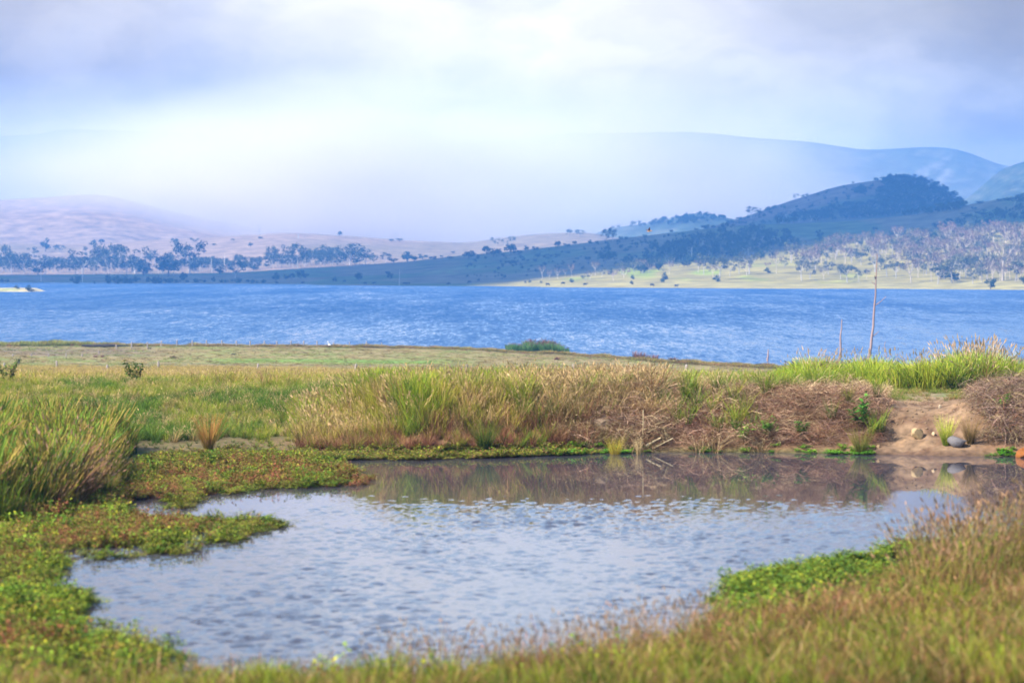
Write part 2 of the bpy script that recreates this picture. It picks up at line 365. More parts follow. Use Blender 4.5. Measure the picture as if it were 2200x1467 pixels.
# ------------------------------------------------------------------ far shore, hills and ranges
def hill(name, sil, front, Dr, Db, nx, ny, colf, e=1.0, amp=0.0, nscale=.02, base=-4.0, Dfront=None):
    """ground rising from a front line (px,py) at its real distance to a skyline, then falling away behind it"""
    sil = np.array(sil, float); front = np.array(front, float)
    px = np.linspace(sil[0, 0], sil[-1, 0], nx)
    pr = np.interp(px, sil[:, 0], sil[:, 1]); k = np.ones(5) / 5
    pr = np.convolve(np.pad(pr, 2, 'edge'), k, 'valid')
    pf = np.interp(px, front[:, 0], front[:, 1])
    df = Dfront(px) if Dfront else (CAMZ) * F / (pf - HOR)
    dr = Dr(px) if callable(Dr) else np.full(nx, float(Dr))
    t = np.linspace(0, 1, ny)[:, None]
    D = df + (dr - df) * t
    py = pf + (pr - pf) * t ** e
    cyv = (733.5 - py) / F
    sl = (-math.sin(TH) + cyv * math.cos(TH)) / (math.cos(TH) + cyv * math.sin(TH))
    Z = CAMZ + sl * D
    cx = (px - 1100) / F; X = cx * D
    Z = Z + amp * fbm(X * nscale, D * nscale, 4, len(name)) * np.sin(np.pi * np.clip(t, 0, 1)) 
    Z[0] = np.minimum(Z[0], -1.2)
    tb = np.linspace(0, 1, 9)[1:, None]; D2 = dr + (Db - dr) * tb; X2 = cx * D2; Z2 = base + (Z[-1] - base) * (1 - tb) ** 1.2
    PXg = np.broadcast_to(px, D.shape); C = colf(PXg, py, X, D)
    C2 = np.broadcast_to(C[-1], (8,) + C[-1].shape)
    Xa = np.concatenate([X, X2]); Ya = np.concatenate([D, D2]); Za = np.concatenate([Z, Z2]); Ca = np.concatenate([C, C2])
    V, Q, me = grid(Xa, Ya, Za, name, M_hill, Ca); bv_add(V, Q)
    return tag(link(name, me), kind='structure')
def mixc(c, t, k): return c * (1 - k[..., None]) + np.array(t) * k[..., None]
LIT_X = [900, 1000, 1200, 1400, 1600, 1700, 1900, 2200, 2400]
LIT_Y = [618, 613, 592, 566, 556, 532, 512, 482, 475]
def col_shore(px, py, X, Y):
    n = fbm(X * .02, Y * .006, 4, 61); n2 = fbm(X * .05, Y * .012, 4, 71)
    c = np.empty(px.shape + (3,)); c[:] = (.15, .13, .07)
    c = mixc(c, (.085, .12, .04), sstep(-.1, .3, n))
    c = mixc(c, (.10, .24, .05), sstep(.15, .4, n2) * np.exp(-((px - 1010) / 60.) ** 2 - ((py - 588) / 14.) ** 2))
    lit = sstep(-6, 6, py - np.interp(px, LIT_X, LIT_Y)) * sstep(980, 1060, px)  # sunlight put into the colour: grass paler inside the lit boundary
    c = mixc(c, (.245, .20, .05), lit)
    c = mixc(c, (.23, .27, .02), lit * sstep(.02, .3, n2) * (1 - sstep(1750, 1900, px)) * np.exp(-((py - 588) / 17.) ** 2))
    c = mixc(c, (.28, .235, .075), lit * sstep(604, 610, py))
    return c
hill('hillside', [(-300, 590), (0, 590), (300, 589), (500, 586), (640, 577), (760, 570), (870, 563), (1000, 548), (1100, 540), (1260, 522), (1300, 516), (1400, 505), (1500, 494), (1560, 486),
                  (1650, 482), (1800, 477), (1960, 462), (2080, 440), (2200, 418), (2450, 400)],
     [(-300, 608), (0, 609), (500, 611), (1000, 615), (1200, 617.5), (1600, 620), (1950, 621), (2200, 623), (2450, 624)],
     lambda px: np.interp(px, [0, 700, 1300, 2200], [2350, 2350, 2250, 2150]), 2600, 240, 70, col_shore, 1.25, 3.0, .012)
def col_tan(px, py, X, Y):
    n = fbm(X * .006, Y * .003, 4, 81); c = np.empty(px.shape + (3,)); c[:] = (.27, .185, .115)
    c = mixc(c, (.215, .16, .09), sstep(-.1, .3, n)); return c
def col_dark(px, py, X, Y):
    n = fbm(X * .01, Y * .01, 4, 91); c = np.empty(px.shape + (3,)); c[:] = (.17, .13, .085); return mixc(c, (.07, .09, .04), sstep(-.1, .3, n))
def col_range(px, py, X, Y):
    n = fbm(px / 30., py / 9., 5, 95); c = np.empty(px.shape + (3,)); c[:] = (.055, .075, .045)
    c = mixc(c, (.10, .11, .07), sstep(-.1, .35, n))
    rock = sstep(.02, .3, fbm(px / 22., py / 30., 4, 97)) * np.exp(-((px - 2030) / 70.) ** 2 - ((py - 370) / 38.) ** 2)
    return mixc(c, (.33, .29, .27), np.clip(rock * .4, 0, 1))
hill('knoll', [(1300, 545), (1460, 505), (1560, 479), (1600, 466), (1690, 434), (1760, 412), (1800, 400), (1870, 389), (1905, 385), (1960, 388), (2020, 405), (2070, 440), (2150, 470), (2300, 500)],
     [(1300, 575), (2300, 560)], 2950, 3300, 130, 40, col_dark, .9, 4, .01, -4, lambda px: np.full(px.shape, 2420.))
hill('rolling_hill', [(-300, 530), (0, 522), (120, 526), (250, 520), (350, 515), (450, 510), (560, 504), (620, 500), (740, 507), (870, 517), (1000, 522), (1120, 506), (1190, 501), (1260, 499), (1330, 512), (1450, 530), (1600, 550)],
     [(-300, 597), (500, 594), (800, 580), (1600, 575)], 3200, 3700, 200, 50, col_tan, 1.0, 5, .006, -4, lambda px: np.full(px.shape, 2380.))
hill('bare_hill', [(-400, 452), (0, 430), (100, 424), (190, 417), (225, 419), (260, 426), (380, 458), (500, 480), (610, 500), (760, 530), (900, 550)],
     [(-400, 570), (900, 565)], 3800, 4300, 130, 40, col_tan, 1.0, 6, .004, -4, lambda px: np.full(px.shape, 3300.))
hill('wooded_spur', [(1180, 540), (1310, 490), (1400, 479), (1490, 457), (1560, 468), (1650, 484), (1800, 520)], [(1180, 560), (1800, 560)], 3700, 4100, 90, 24, col_range, 1.0, 5, .01, -4, lambda px: np.full(px.shape, 3400.))
hill('shadow_ridge', [(2000, 470), (2080, 425), (2140, 372), (2165, 358), (2200, 347), (2300, 325), (2450, 330)], [(2000, 545), (2450, 540)], 4000, 4400, 80, 30, col_range, 1.0, 5, .01, -4, lambda px: np.full(px.shape, 3300.))  # sunlit ridge in the same dark forest colours as the range
hill('mountain_range', [(-500, 310), (-150, 300), (0, 293), (80, 290), (120, 281), (150, 278), (250, 281), (400, 286), (560, 300), (700, 318), (850, 320), (1000, 306), (1200, 288), (1350, 286), (1470, 283), (1540, 288), (1600, 295),
                        (1740, 305), (1850, 322), (1900, 321), (1990, 316), (2040, 318), (2080, 328), (2110, 340), (2150, 355), (2200, 362), (2500, 380)],
     [(-500, 545), (2500, 545)], 5100, 5900, 330, 60, col_range, .85, 8, .008, -4, lambda px: np.full(px.shape, 4500.))

def col_isl(px, py, X, Y):
    c = np.empty(px.shape + (3,)); c[:] = (.42, .36, .17); return c
def island():
    P = [at(-160, 627, CAMZ * F / 57), at(80, 625, CAMZ * F / 57)]
    xs = np.linspace(P[0].x, P[1].x, 60); yv = np.linspace(1310, 1360, 12)
    X, Y = np.meshgrid(xs, yv); u = (X - xs[0]) / (xs[-1] - xs[0]); v = (Y - 1310) / 50
    Z = -.6 + 2.2 * np.clip(np.sin(np.pi * v), 0, 1) ** .6 * np.clip(sstep(0, .08, u) * (1 - sstep(.86, 1, u)), 0, 1) + .25 * fbm(X * .15, Y * .15, 3, 4)
    c = np.empty(X.shape + (3,)); c[:] = (.44, .36, .18); c = mixc(c, (.30, .33, .10), sstep(-.1, .3, fbm(X * .12, Y * .1, 3, 6)))
    V, Q, me = grid(X, Y, Z, 'island', M_hill, c); bv_add(V, Q); tag(link('island', me), kind='structure')
island()
BVH = BVHTree.FromPolygons(np.concatenate(BV_V).tolist(), np.concatenate(BV_F).tolist())
def drop(px, py):
    for k in range(60):
        d = ray(px, py + k * .7); h = BVH.ray_cast(Vector((0, 0, CAMZ)), d.normalized())
        if h[0] is not None: return h[0]
    return at(px, py, 2000)
def on_ground(px, D):
    x = (px - 1100) / F * D; return Vector((x, D, float(ground_z(np.array([x]), np.array([float(D)]))[0])))

# ------------------------------------------------------------------ haze, smoke and the cloud that shades the far hillside
def volume_mat(name, color, density, aniso=0.0, fall=False):
    m, N, L = newmat(name); out = N.new('ShaderNodeOutputMaterial'); v = N.new('ShaderNodeVolumePrincipled')
    v.inputs['Color'].default_value = (*color, 1); v.inputs['Density'].default_value = density; v.inputs['Anisotropy'].default_value = aniso
    if fall:                                                  # smoke thins out towards its rim
        tc = N.new('ShaderNodeTexCoord'); ln = N.new('ShaderNodeVectorMath'); ln.operation = 'LENGTH'
        no = N.new('ShaderNodeTexNoise'); no.inputs['Scale'].default_value = 1.7; no.inputs['Detail'].default_value = 3
        L.new(tc.outputs['Object'], no.inputs['Vector']); L.new(tc.outputs['Object'], ln.inputs[0])
        ad = N.new('ShaderNodeMath'); ad.operation = 'MULTIPLY_ADD'; L.new(no.outputs[0], ad.inputs[0]); ad.inputs[1].default_value = .7; L.new(ln.outputs['Value'], ad.inputs[2])
        mr = N.new('ShaderNodeMapRange'); mr.interpolation_type = 'SMOOTHSTEP'; L.new(ad.outputs[0], mr.inputs[0]); mr.inputs[1].default_value = 1.2; mr.inputs[2].default_value = .5
        mr.inputs[3].default_value = 0; mr.inputs[4].default_value = density; L.new(mr.outputs[0], v.inputs['Density'])
    L.new(v.outputs[0], out.inputs['Volume']); return m
def box(name, lo, hi, mat):
    V = [(x, y, z) for x in (lo[0], hi[0]) for y in (lo[1], hi[1]) for z in (lo[2], hi[2])]
    Fc = np.array([[0, 1, 3, 2], [4, 6, 7, 5], [0, 4, 5, 1], [2, 3, 7, 6], [0, 2, 6, 4], [1, 5, 7, 3]])
    return link(name, mesh_of(name, V, Fc, (mat,)))
HAZE = True
if HAZE:
    tag(box('haze', (-4600, -60, -6), (4600, 6600, 290), volume_mat('haze_air', (.13, .40, .95), .00019)), 'thin blue haze over lake and hills', 'haze', kind='stuff')
    def smoke(px, py, D, r, dens):
        bpy.data.meshes
        import bmesh
        bm = bmesh.new(); bmesh.ops.create_icosphere(bm, subdivisions=3, radius=1); me = bpy.data.meshes.new('smoke'); bm.to_mesh(me); bm.free()
        me.materials.append(volume_mat('drifting_smoke', (1.0, .935, .875), dens, 0, True))
        o = link('smoke', me); o.location = at(px, py, D); o.scale = r
        tag(o, 'broad pale smoke drifting in front of the mountains', 'smoke', kind='stuff'); return o
    smoke(760, 430, 3750, (640, 230, 200), .02); smoke(1330, 420, 4150, (560, 230, 210), .012); smoke(200, 380, 4400, (900, 120, 190), .010); smoke(1850, 400, 4400, (700, 110, 160), .002)

def cloud():
    """lumpy cloud high above the left of the lake: out of frame, outlined so its shadow covers the far hillside"""
    ALT = 1150.
    edge = [(-500, 612), (0, 612), (500, 614), (900, 616), (1000, 612.5), (1100, 603), (1200, 592), (1300, 580), (1400, 567), (1520, 560), (1610, 552), (1690, 536), (1800, 520), (1900, 508), (2050, 492), (2200, 478), (2450, 462)]
    gp = [drop(x, y) for x, y in edge] + [Vector((900, 3100, 80)), Vector((150, 3300, 150)), Vector((130, 2750, 80)), Vector((80, 2400, 30)), Vector((-600, 2420, 10))]
    P = [((p + SUN_DIR * ((ALT - p.z) / SUN_DIR.z)).x, (p + SUN_DIR * ((ALT - p.z) / SUN_DIR.z)).y) for p in gp]
    xs = np.arange(min(p[0] for p in P) - 60, max(p[0] for p in P) + 60, 14.); yv = np.arange(min(p[1] for p in P) - 60, max(p[1] for p in P) + 60, 14.)
    X, Y = np.meshgrid(xs, yv); d = -polydist(X, Y, P) + 14 * fbm(X * .02, Y * .02, 4, 14)
    t = np.sqrt(np.clip(d, 0, 200) / 200.)
    n = fbm(X * .008, Y * .008, 5, 15)
    top = ALT + 150 * t * (1 + .8 * n) ; bot = ALT - 40 * t * (1 + .6 * n)
    keep = d > 0; i = np.arange(X.size).reshape(X.shape)
    Q = np.stack([i[:-1, :-1], i[:-1, 1:], i[1:, 1:], i[1:, :-1]], -1).reshape(-1, 4); Q = Q[keep.reshape(-1)[Q].any(1)]
    V = np.concatenate([np.stack([X.ravel(), Y.ravel(), top.ravel()], -1), np.stack([X.ravel(), Y.ravel(), bot.ravel()], -1)])
    Q = np.concatenate([Q, Q[:, ::-1] + X.size])
    m = mat_plain('cloud_white', (.85, .87, .9), 1, .05, .01, 0)
    tag(link('cloud', mesh_of('cloud', V, Q, (m,), smooth=True)), 'unseen high white cloud shaped to shade the far hillside', 'cloud', kind='stuff')
cloud()

# ------------------------------------------------------------------ plant pieces (blades, leaves, stems) as merged clumps
def rc(pal, n, rng):
    w = np.array([p[0] for p in pal], float); k = rng.choice(len(pal), n, p=w / w.sum())
    a = np.array([p[1] for p in pal])[k]; b = np.array([p[2] for p in pal])[k]
    v = rng.uniform(.8, 1.45, (n, 1)); return a * v * .7, b * v  # roots darkened further, putting the shade inside clumps into the colour
def blades(n, rad, pal, seed, h=(.6, 1), w=.012, lean=.25, curve=.35, heads=0, headcol=(.42, .30, .17), headlen=.14, lv=(0, .35, .7, 1)):
    rng = np.random.default_rng(seed); lv = np.array(lv)
    a = rng.uniform(0, 2 * np.pi, n); r = rad * np.sqrt(rng.uniform(0, 1, n)); b = np.stack([r * np.cos(a), r * np.sin(a), 0 * a], -1)
    az = a + rng.normal(0, .9, n); dr = np.stack([np.cos(az), np.sin(az), 0 * az], -1)
    H = rng.uniform(h[0], h[1], n)[:, None, None]; le = (lean * rng.uniform(.2, 1.3, n))[:, None, None]; cu = (curve * rng.uniform(.1, 1.6, n))[:, None, None]
    s = lv[None, :, None]
    C = b[:, None, :] + dr[:, None, :] * (le * s + cu * s * s) * H + np.array([0, 0, 1.]) * H * s * (1 - .3 * cu * s)
    wa = rng.uniform(0, np.pi, n); wd = np.stack([np.cos(wa), np.sin(wa), 0 * wa], -1)[:, None, :]
    ww = w * rng.uniform(.6, 1.4, n)[:, None, None] * np.maximum(1 - s, .12) ** .7
    m = len(lv)
    V = np.stack([C - wd * ww, C + wd * ww], 2).reshape(n, 2 * m, 3)
    q = np.array([[2 * i, 2 * i + 1, 2 * i + 3, 2 * i + 2] for i in range(m - 1)])
    Q = (q[None] + (np.arange(n) * 2 * m)[:, None, None]).reshape(-1, 4)
    ca, cb = rc(pal, n, rng); cc = ca[:, None, :] * (1 - s) + cb[:, None, :] * s
    Cc = np.repeat(cc, 2, 1).reshape(-1, 3); V = V.reshape(-1, 3)
    if heads:
        k = np.arange(n)[:heads]; tip = C[k, -1]; d = tip - C[k, -2]; d /= np.linalg.norm(d, axis=1)[:, None]
        L_ = headlen * rng.uniform(.6, 1.3, (heads, 1)); side = np.cross(d, rng.normal(0, 1, (heads, 3))); side /= np.linalg.norm(side, axis=1)[:, None]; side2 = np.cross(d, side)
        hv = []; hq = []; o = len(V)
        for sd in (side, side2):
            hv.append(np.stack([tip - d * L_ * .2, tip + sd * L_ * .13 + d * L_ * .25, tip + d * L_, tip - sd * L_ * .13 + d * L_ * .25], 1))
        hv = np.concatenate(hv).reshape(-1, 3); V = np.concatenate([V, hv]); Q = np.concatenate([Q, np.arange(len(hv)).reshape(-1, 4) + o])
        Cc = np.concatenate([Cc, np.array(headcol) * rng.uniform(.7, 1.3, (len(hv) // 4, 1)).repeat(4, 0)])
    return V, Q, Cc
def bramble(n, pal, seed, h=.6, w=.006):
    """tangle of thin dry stems arching in all directions"""
    rng = np.random.default_rng(seed); m = 6; t = np.linspace(0, 1, m)[None, :, None]
    b = np.stack([rng.normal(0, .28, n), rng.normal(0, .28, n), rng.uniform(0, .75, n) ** 1.4 * h], -1)
    a = rng.uniform(0, 2 * np.pi, n); up = rng.uniform(-.25, .9, n)
    d = np.stack([np.cos(a), np.sin(a), up], -1); L_ = rng.uniform(.25, .6, (n, 1, 1)); sag = rng.uniform(.2, 1.0, (n, 1, 1))
    C = b[:, None] + d[:, None] * L_ * t - np.array([0, 0, 1.]) * sag * L_ * t * t
    C = C + np.cumsum(rng.normal(0, .012, (n, m, 3)), 1); C[..., 2] = np.maximum(C[..., 2], .0)
    wa = rng.normal(0, 1, (n, 1, 3)); wa /= np.linalg.norm(wa, axis=2, keepdims=True); ww = w * rng.uniform(.5, 1.5, (n, 1, 1)) * (1.1 - t)
    V = np.stack([C - wa * ww, C + wa * ww], 2).reshape(-1, 3)
    q = np.array([[2 * i, 2 * i + 1, 2 * i + 3, 2 * i + 2] for i in range(m - 1)])
    Q = (q[None] + (np.arange(n) * 2 * m)[:, None, None]).reshape(-1, 4)
    ca, cb = rc(pal, n, rng); Cc = np.repeat(ca[:, None] * (1 - t) + cb[:, None] * t, 2, 1).reshape(-1, 3)
    return V, Q, Cc
def leafy(stems, pal, seed, h=(.5, 1), rad=.3, leaf=.09, per=9, lean=.3, stemcol=(.16, .09, .05)):
    """upright stems with pairs of pointed leaves"""
    rng = np.random.default_rng(seed); V, Q, Cc = blades(stems, rad, [(1, stemcol, stemcol)], seed, h, .008, lean, .15)
    n = stems * per; k = np.repeat(np.arange(stems), per); lvl = rng.uniform(.25, 1, n) ** .8
    VV = V.reshape(stems, 4, 2, 3).mean(2); f = lvl * 2.999; i = f.astype(int); i = np.minimum(i, 2); fr = (f - i)[:, None]
    p = VV[k, i] * (1 - fr) + VV[k, i + 1] * fr
    a = rng.uniform(0, 2 * np.pi, n); d = np.stack([np.cos(a), np.sin(a), rng.uniform(-.1, .9, n)], -1); d /= np.linalg.norm(d, axis=1)[:, None]
    sd = np.cross(d, [0, 0, 1.]); sd /= np.linalg.norm(sd, axis=1)[:, None] + 1e-9; Lf = leaf * rng.uniform(.6, 1.4, (n, 1))
    lv = np.stack([p, p + d * Lf * .5 + sd * Lf * .24, p + d * Lf - np.array([0, 0, .15]) * Lf, p + d * Lf * .5 - sd * Lf * .24], 1).reshape(-1, 3)
    ca, cb = rc(pal, n, rng); lc = np.stack([ca, cb, cb, cb], 1).reshape(-1, 3)
    return np.concatenate([V, lv]), np.concatenate([Q, np.arange(len(lv)).reshape(-1, 4) + len(V)]), np.concatenate([Cc, lc])
def join(*parts):
    Vs, Qs, Cs, o = [], [], [], 0
    for V, Q, C in parts: Vs.append(V); Qs.append(Q + o); Cs.append(C); o += len(V)
    return np.concatenate(Vs), np.concatenate(Qs), np.concatenate(Cs)
def src(name, data, mat): return bpy.data.objects.new(name, mesh_of(name, data[0], data[1], (mat,), data[2]))

# ------------------------------------------------------------------ ground cover: many clumps placed on one point cloud
def make_nodes(name, coll):
    g = bpy.data.node_groups.new(name, 'GeometryNodeTree'); g.interface.new_socket('Geometry', in_out='INPUT', socket_type='NodeSocketGeometry'); g.interface.new_socket('Geometry', in_out='OUTPUT', socket_type='NodeSocketGeometry')
    N, L = g.nodes, g.links; i = N.new('NodeGroupInput'); o = N.new('NodeGroupOutput')
    ci = N.new('GeometryNodeCollectionInfo'); ci.inputs['Collection'].default_value = coll; ci.inputs['Separate Children'].default_value = True; ci.inputs['Reset Children'].default_value = True
    ip = N.new('GeometryNodeInstanceOnPoints'); ip.inputs['Pick Instance'].default_value = True
    def attr(nm, t):
        a = N.new('GeometryNodeInputNamedAttribute'); a.data_type = t; a.inputs['Name'].default_value = nm
        return [s for s in a.outputs if s.enabled and s.name == 'Attribute'][0]
    er = N.new('FunctionNodeEulerToRotation')
    L.new(i.outputs[0], ip.inputs['Points']); L.new(ci.outputs[0], ip.inputs['Instance']); L.new(attr('idx', 'INT'), ip.inputs['Instance Index'])
    L.new(attr('rot', 'FLOAT_VECTOR'), er.inputs[0]); L.new(er.outputs[0], ip.inputs['Rotation']); L.new(attr('scl', 'FLOAT_VECTOR'), ip.inputs['Scale'])
    L.new(ip.outputs[0], o.inputs[0]); return g
def scatter(name, P, scl, idx, srcs, label, cat, tilt=.08, group=None):
    P = np.asarray(P, np.float32); n = len(P)
    coll = bpy.data.collections.new(name + ' pieces')
    for s_ in srcs: coll.objects.link(s_)
    order = {o.name: k for k, o in enumerate(sorted(srcs, key=lambda o: o.name))}
    remap = np.array([order[o.name] for o in srcs])
    me = bpy.data.meshes.new(name); me.vertices.add(n); me.vertices.foreach_set('co', P.ravel())
    rot = np.stack([RNG.normal(0, tilt, n), RNG.normal(0, tilt, n), RNG.uniform(0, 6.283, n)], -1).astype(np.float32)
    a = me.attributes.new('rot', 'FLOAT_VECTOR', 'POINT'); a.data.foreach_set('vector', rot.ravel())
    sc = np.asarray(scl, np.float32); sc = np.repeat(sc[:, None], 3, 1) if sc.ndim == 1 else sc
    a = me.attributes.new('scl', 'FLOAT_VECTOR', 'POINT'); a.data.foreach_set('vector', np.ascontiguousarray(sc).ravel())
    a = me.attributes.new('idx', 'INT', 'POINT'); a.data.foreach_set('value', remap[np.asarray(idx, int)].astype(np.int32))
    o = link(name, me); md = o.modifiers.new('scatter', 'NODES'); md.node_group = make_nodes(name, coll)
    return tag(o, label, cat, group, 'stuff')
def sample(n, px0, px1, D0, D1, pw=1.0):
    px = RNG.uniform(px0, px1, n); u = RNG.uniform(0, 1, n); D = (D0 ** (pw + 1) + u * (D1 ** (pw + 1) - D0 ** (pw + 1))) ** (1 / (pw + 1))
    x = (px - 1100) / F * D; z, d, _, _, Ds = ground_z(x, D, True)
    return dict(x=x, y=D, z=z, px=px, D=D, d=d, Ds=Ds)
def pts(s_, m): return np.stack([s_['x'], s_['y'], s_['z'] - .02], -1)[m]

YG = ((.09, .095, .012), (.27, .29, .018)); GG = ((.05, .08, .012), (.14, .24, .018)); DG = ((.03, .05, .01), (.07, .14, .015))
ST = ((.24, .15, .05), (.44, .31, .12)); PS = ((.30, .21, .10), (.50, .39, .21)); BR = ((.12, .055, .028), (.25, .125, .065)); OL = ((.10, .075, .018), (.22, .17, .035)); RB = ((.11, .042, .022), (.24, .095, .048))
def P_(*a): return [(w, c[0], c[1]) for w, c in a]
def sel(name, f): return f

def foreground():
    g = [src('bank_grass', blades(26, .10, P_((3, ((.05, .065, .008), (.155, .18, .012))), (1, OL), (1, GG), (.4, ST)), 1, (.4, 1), .018, .25, .35), M_grass),
         src('bank_grass', blades(26, .10, P_((2, OL), (.9, ((.20, .13, .05), (.34, .25, .11))), (.6, YG), (.6, BR)), 2, (.4, 1), .016, .3, .4, 9, (.28, .17, .07), .11), M_grass),
         src('bank_grass', blades(24, .10, P_((1, ((.12, .065, .03), (.22, .13, .065))), (1.6, OL), (.5, RB)), 3, (.4, 1), .015, .35, .5, 10, (.24, .13, .06), .12), M_grass),
         src('bank_grass', leafy(9, P_((2, GG), (1, YG)), 4, (.4, .9), .14, .16, 9), M_leaf)]
    s = sample(13000, -250, 2450, 26.5, 47)
    dens = (s['d'] > .05) & (1 - sstep(44, 47, s['D']) > RNG.uniform(0, 1, 13000))
    n = fbm(s['x'] * 1.1, s['y'] * .8, 5, 101) * 1.35; u = RNG.uniform(0, 1, 13000)
    low = 1 - sstep(29.5, 33.0, s['D'])                       # greener towards the foot of the slope in front
    br = sstep(-.4, .15, n) * (1 - .55 * low)
    idx = np.where(u < .12 + .40 * br, 2, np.where(u < .45 + .35 * br - .15 * low, 1, 0)); idx = np.where((u > .93) & (s['d'] < 2), 3, idx)
    sc = RNG.uniform(.16, .55, 13000) * (1 + .3 * n) * (.75 + .25 * sstep(0, 1.5, s['d']))
    scatter('foreground_grass', pts(s, dens), sc[dens], idx[dens], g, 'blurred tan and green grass on the near bank of the pond', 'grass')
    # thin seeding stalks that stand up in front of the water
    st = [src('seed_stalk', blades(7, .16, P_((1, BR), (1, OL)) if k < 2 else P_((1, OL), (1.5, GG)), 6 + k, (.6, 1), .006, .22, .25, 7, (.26, .165, .085), .08), M_dry) for k in range(3)]
    a = sample(420, 800, 1560, 29.5, 36); ma = (a['d'] > 0) & (a['d'] < 2.2)
    b = sample(500, 1950, 2400, 34, 46); mb = (b['d'] > 0) & (b['d'] < 2.6)
    c = sample(260, 200, 900, 29, 33.5); mc = (c['d'] > -.1) & (c['d'] < 1.6)
    P = np.concatenate([pts(a, ma), pts(b, mb), pts(c, mc)]); k = len(P)
    scatter('seeding_grass', P, np.concatenate([RNG.uniform(.45, .85, ma.sum()), RNG.uniform(.75, 1.35, mb.sum()), RNG.uniform(.35, .6, mc.sum())]), np.where(np.arange(k) < ma.sum(), RNG.integers(0, 2, k), np.where(RNG.uniform(0, 1, k) < .7, 2, 0)), st, 'thin brown seeding stalks rising in front of the pond water', 'grass')
foreground()

W1 = [(270, 1005), (330, 990), (560, 986), (700, 992), (765, 1006), (803, 1028), (770, 1046), (560, 1052), (450, 1068), (385, 1092), (345, 1108), (470, 1116), (560, 1118), (618, 1130), (560, 1146), (525, 1166), (440, 1182), (330, 1196), (235, 1206), (185, 1216),
      (150, 1262), (205, 1282), (245, 1300), (240, 1325), (200, 1345), (300, 1372), (370, 1400), (430, 1440), (520, 1475), (200, 1500), (-150, 1480), (-180, 1300), (-100, 1180), (0, 1120), (120, 1100), (230, 1060)]
W2 = [(1525, 1285), (1560, 1256), (1650, 1236), (1750, 1222), (1850, 1196), (1990, 1182), (2100, 1180), (2060, 1225), (1900, 1272), (1720, 1316), (1560, 1346)]
def weeds():
    red = P_((2.2, ((.15, .055, .022), (.24, .10, .04))), (1, OL), (.25, GG)); grn = P_((2, ((.05, .085, .01), (.11, .19, .014))), (1, GG), (.9, YG)); mid = P_((1, GG), (.8, YG), (1, OL), (.6, BR))
    g = [src('water_weed', leafy(16, red, 11, (.4, 1), .6, .20, 9, .4, (.17, .07, .035)), M_leaf), src('water_weed', leafy(16, grn, 12, (.4, 1), .6, .24, 11, .4), M_leaf),
         src('water_weed', leafy(16, mid, 13, (.4, 1), .6, .20, 10, .4), M_leaf), src('water_weed', leafy(16, red, 14, (.5, 1), .6, .17, 7, .3, (.20, .085, .04)), M_leaf)]
    Pw = [pond_pt(*p) for p in W1]; lo = np.min(Pw, 0); hi = np.max(Pw, 0); n = 21000
    x = RNG.uniform(lo[0], hi[0], n); y = RNG.uniform(lo[1], hi[1], n)
    e = -polydist(x, y, Pw) + .45 * fbm(x * 1.3, y * .8, 4, 111); n1 = fbm(x * .45, y * .22, 4, 113); n2 = fbm(x * 1.1, y * .6, 4, 115); u = RNG.uniform(0, 1, n)
    gz = ground_z(x, y)
    keep = (e > 0) & (u < .25 + .75 * sstep(0, .5, e)) & ~((n2 < -.12) & (e < 1.5)) & ~(n2 < -.24) & (y > 28)
    rd = sstep(.15, 1.3, e + n1 * 1.7) * (1 - sstep(37, 33, y) * .5)
    idx = np.where(u < .62 * rd, np.where(RNG.uniform(0, 1, n) < .5, 0, 3), np.where(RNG.uniform(0, 1, n) < .55, 2, 1))
    g1 = np.exp(-((x + 7.2) ** 2 + (y - 39.) ** 2) / 2.0) > RNG.uniform(0, 1, n); idx = np.where(g1, 1, idx)
    sc = RNG.uniform(.08, .30, n) * np.where(e < .5, .8, 1); sc = np.stack([sc, sc, sc * np.where(RNG.uniform(0, 1, n) < .12, 1.3, RNG.uniform(.4, .8, n))], -1); z = np.maximum(gz, POND) - .01
    scatter('pond_weed', np.stack([x, y, z], -1)[keep], sc[keep], idx[keep], g, 'red and green water weed matted over the left side of the pond', 'water weed')
    Pw = [pond_pt(*p) for p in W2]; lo = np.min(Pw, 0); hi = np.max(Pw, 0); n = 3000
    x = RNG.uniform(lo[0], hi[0], n); y = RNG.uniform(lo[1], hi[1], n); e = -polydist(x, y, Pw) + .9 * fbm(x * 1.1, y * .7, 4, 121); keep = (e > 0) & (fbm(x * 1.5, y, 3, 123) > -.16)
    idx = np.where(RNG.uniform(0, 1, n) < .75, 1, 2)
    g2 = [src('water_weed', (d_.data and None) or leafy(16, grn, 31 + k, (.4, 1), .5, .22, 12, .4), M_leaf) for k, d_ in enumerate(g[:3])]
    scatter('pond_weed', np.stack([x, y, np.maximum(ground_z(x, y), POND)], -1)[keep], (RNG.uniform(.12, .36, n)[:, None] * np.array([1, 1, .75]))[keep], idx[keep], g2, 'fresh green leafy weed along the near right edge of the pond', 'water weed')
    # narrow strip under the far bank
    n = 2600; px = RNG.uniform(300, 2180, n); D = np.interp(px, [p[0] for p in POND_PX[:14]], [pond_pt(*p)[1] for p in POND_PX[:14]])
    wdt = np.interp(px, [300, 600, 1000, 1200, 1300, 1860, 1880, 2180], [1.6, 2.4, 1.5, .8, .34, .30, .0, .15]); y = D + .35 - RNG.uniform(0, 1, n) * (wdt + .35); x = (px - 1100) / F * y
    gap = fbm(px / 36., y * 0, 3, 131); keep = (gap + RNG.normal(0, .12, n) > np.interp(px, [1150, 1350], [-1, .0])) & (wdt > .05) & ((px < 1885) | (px > 2120)) & ((px < 1250) | (RNG.uniform(0, 1, n) < .45))
    z = np.maximum(ground_z(x, y), POND)
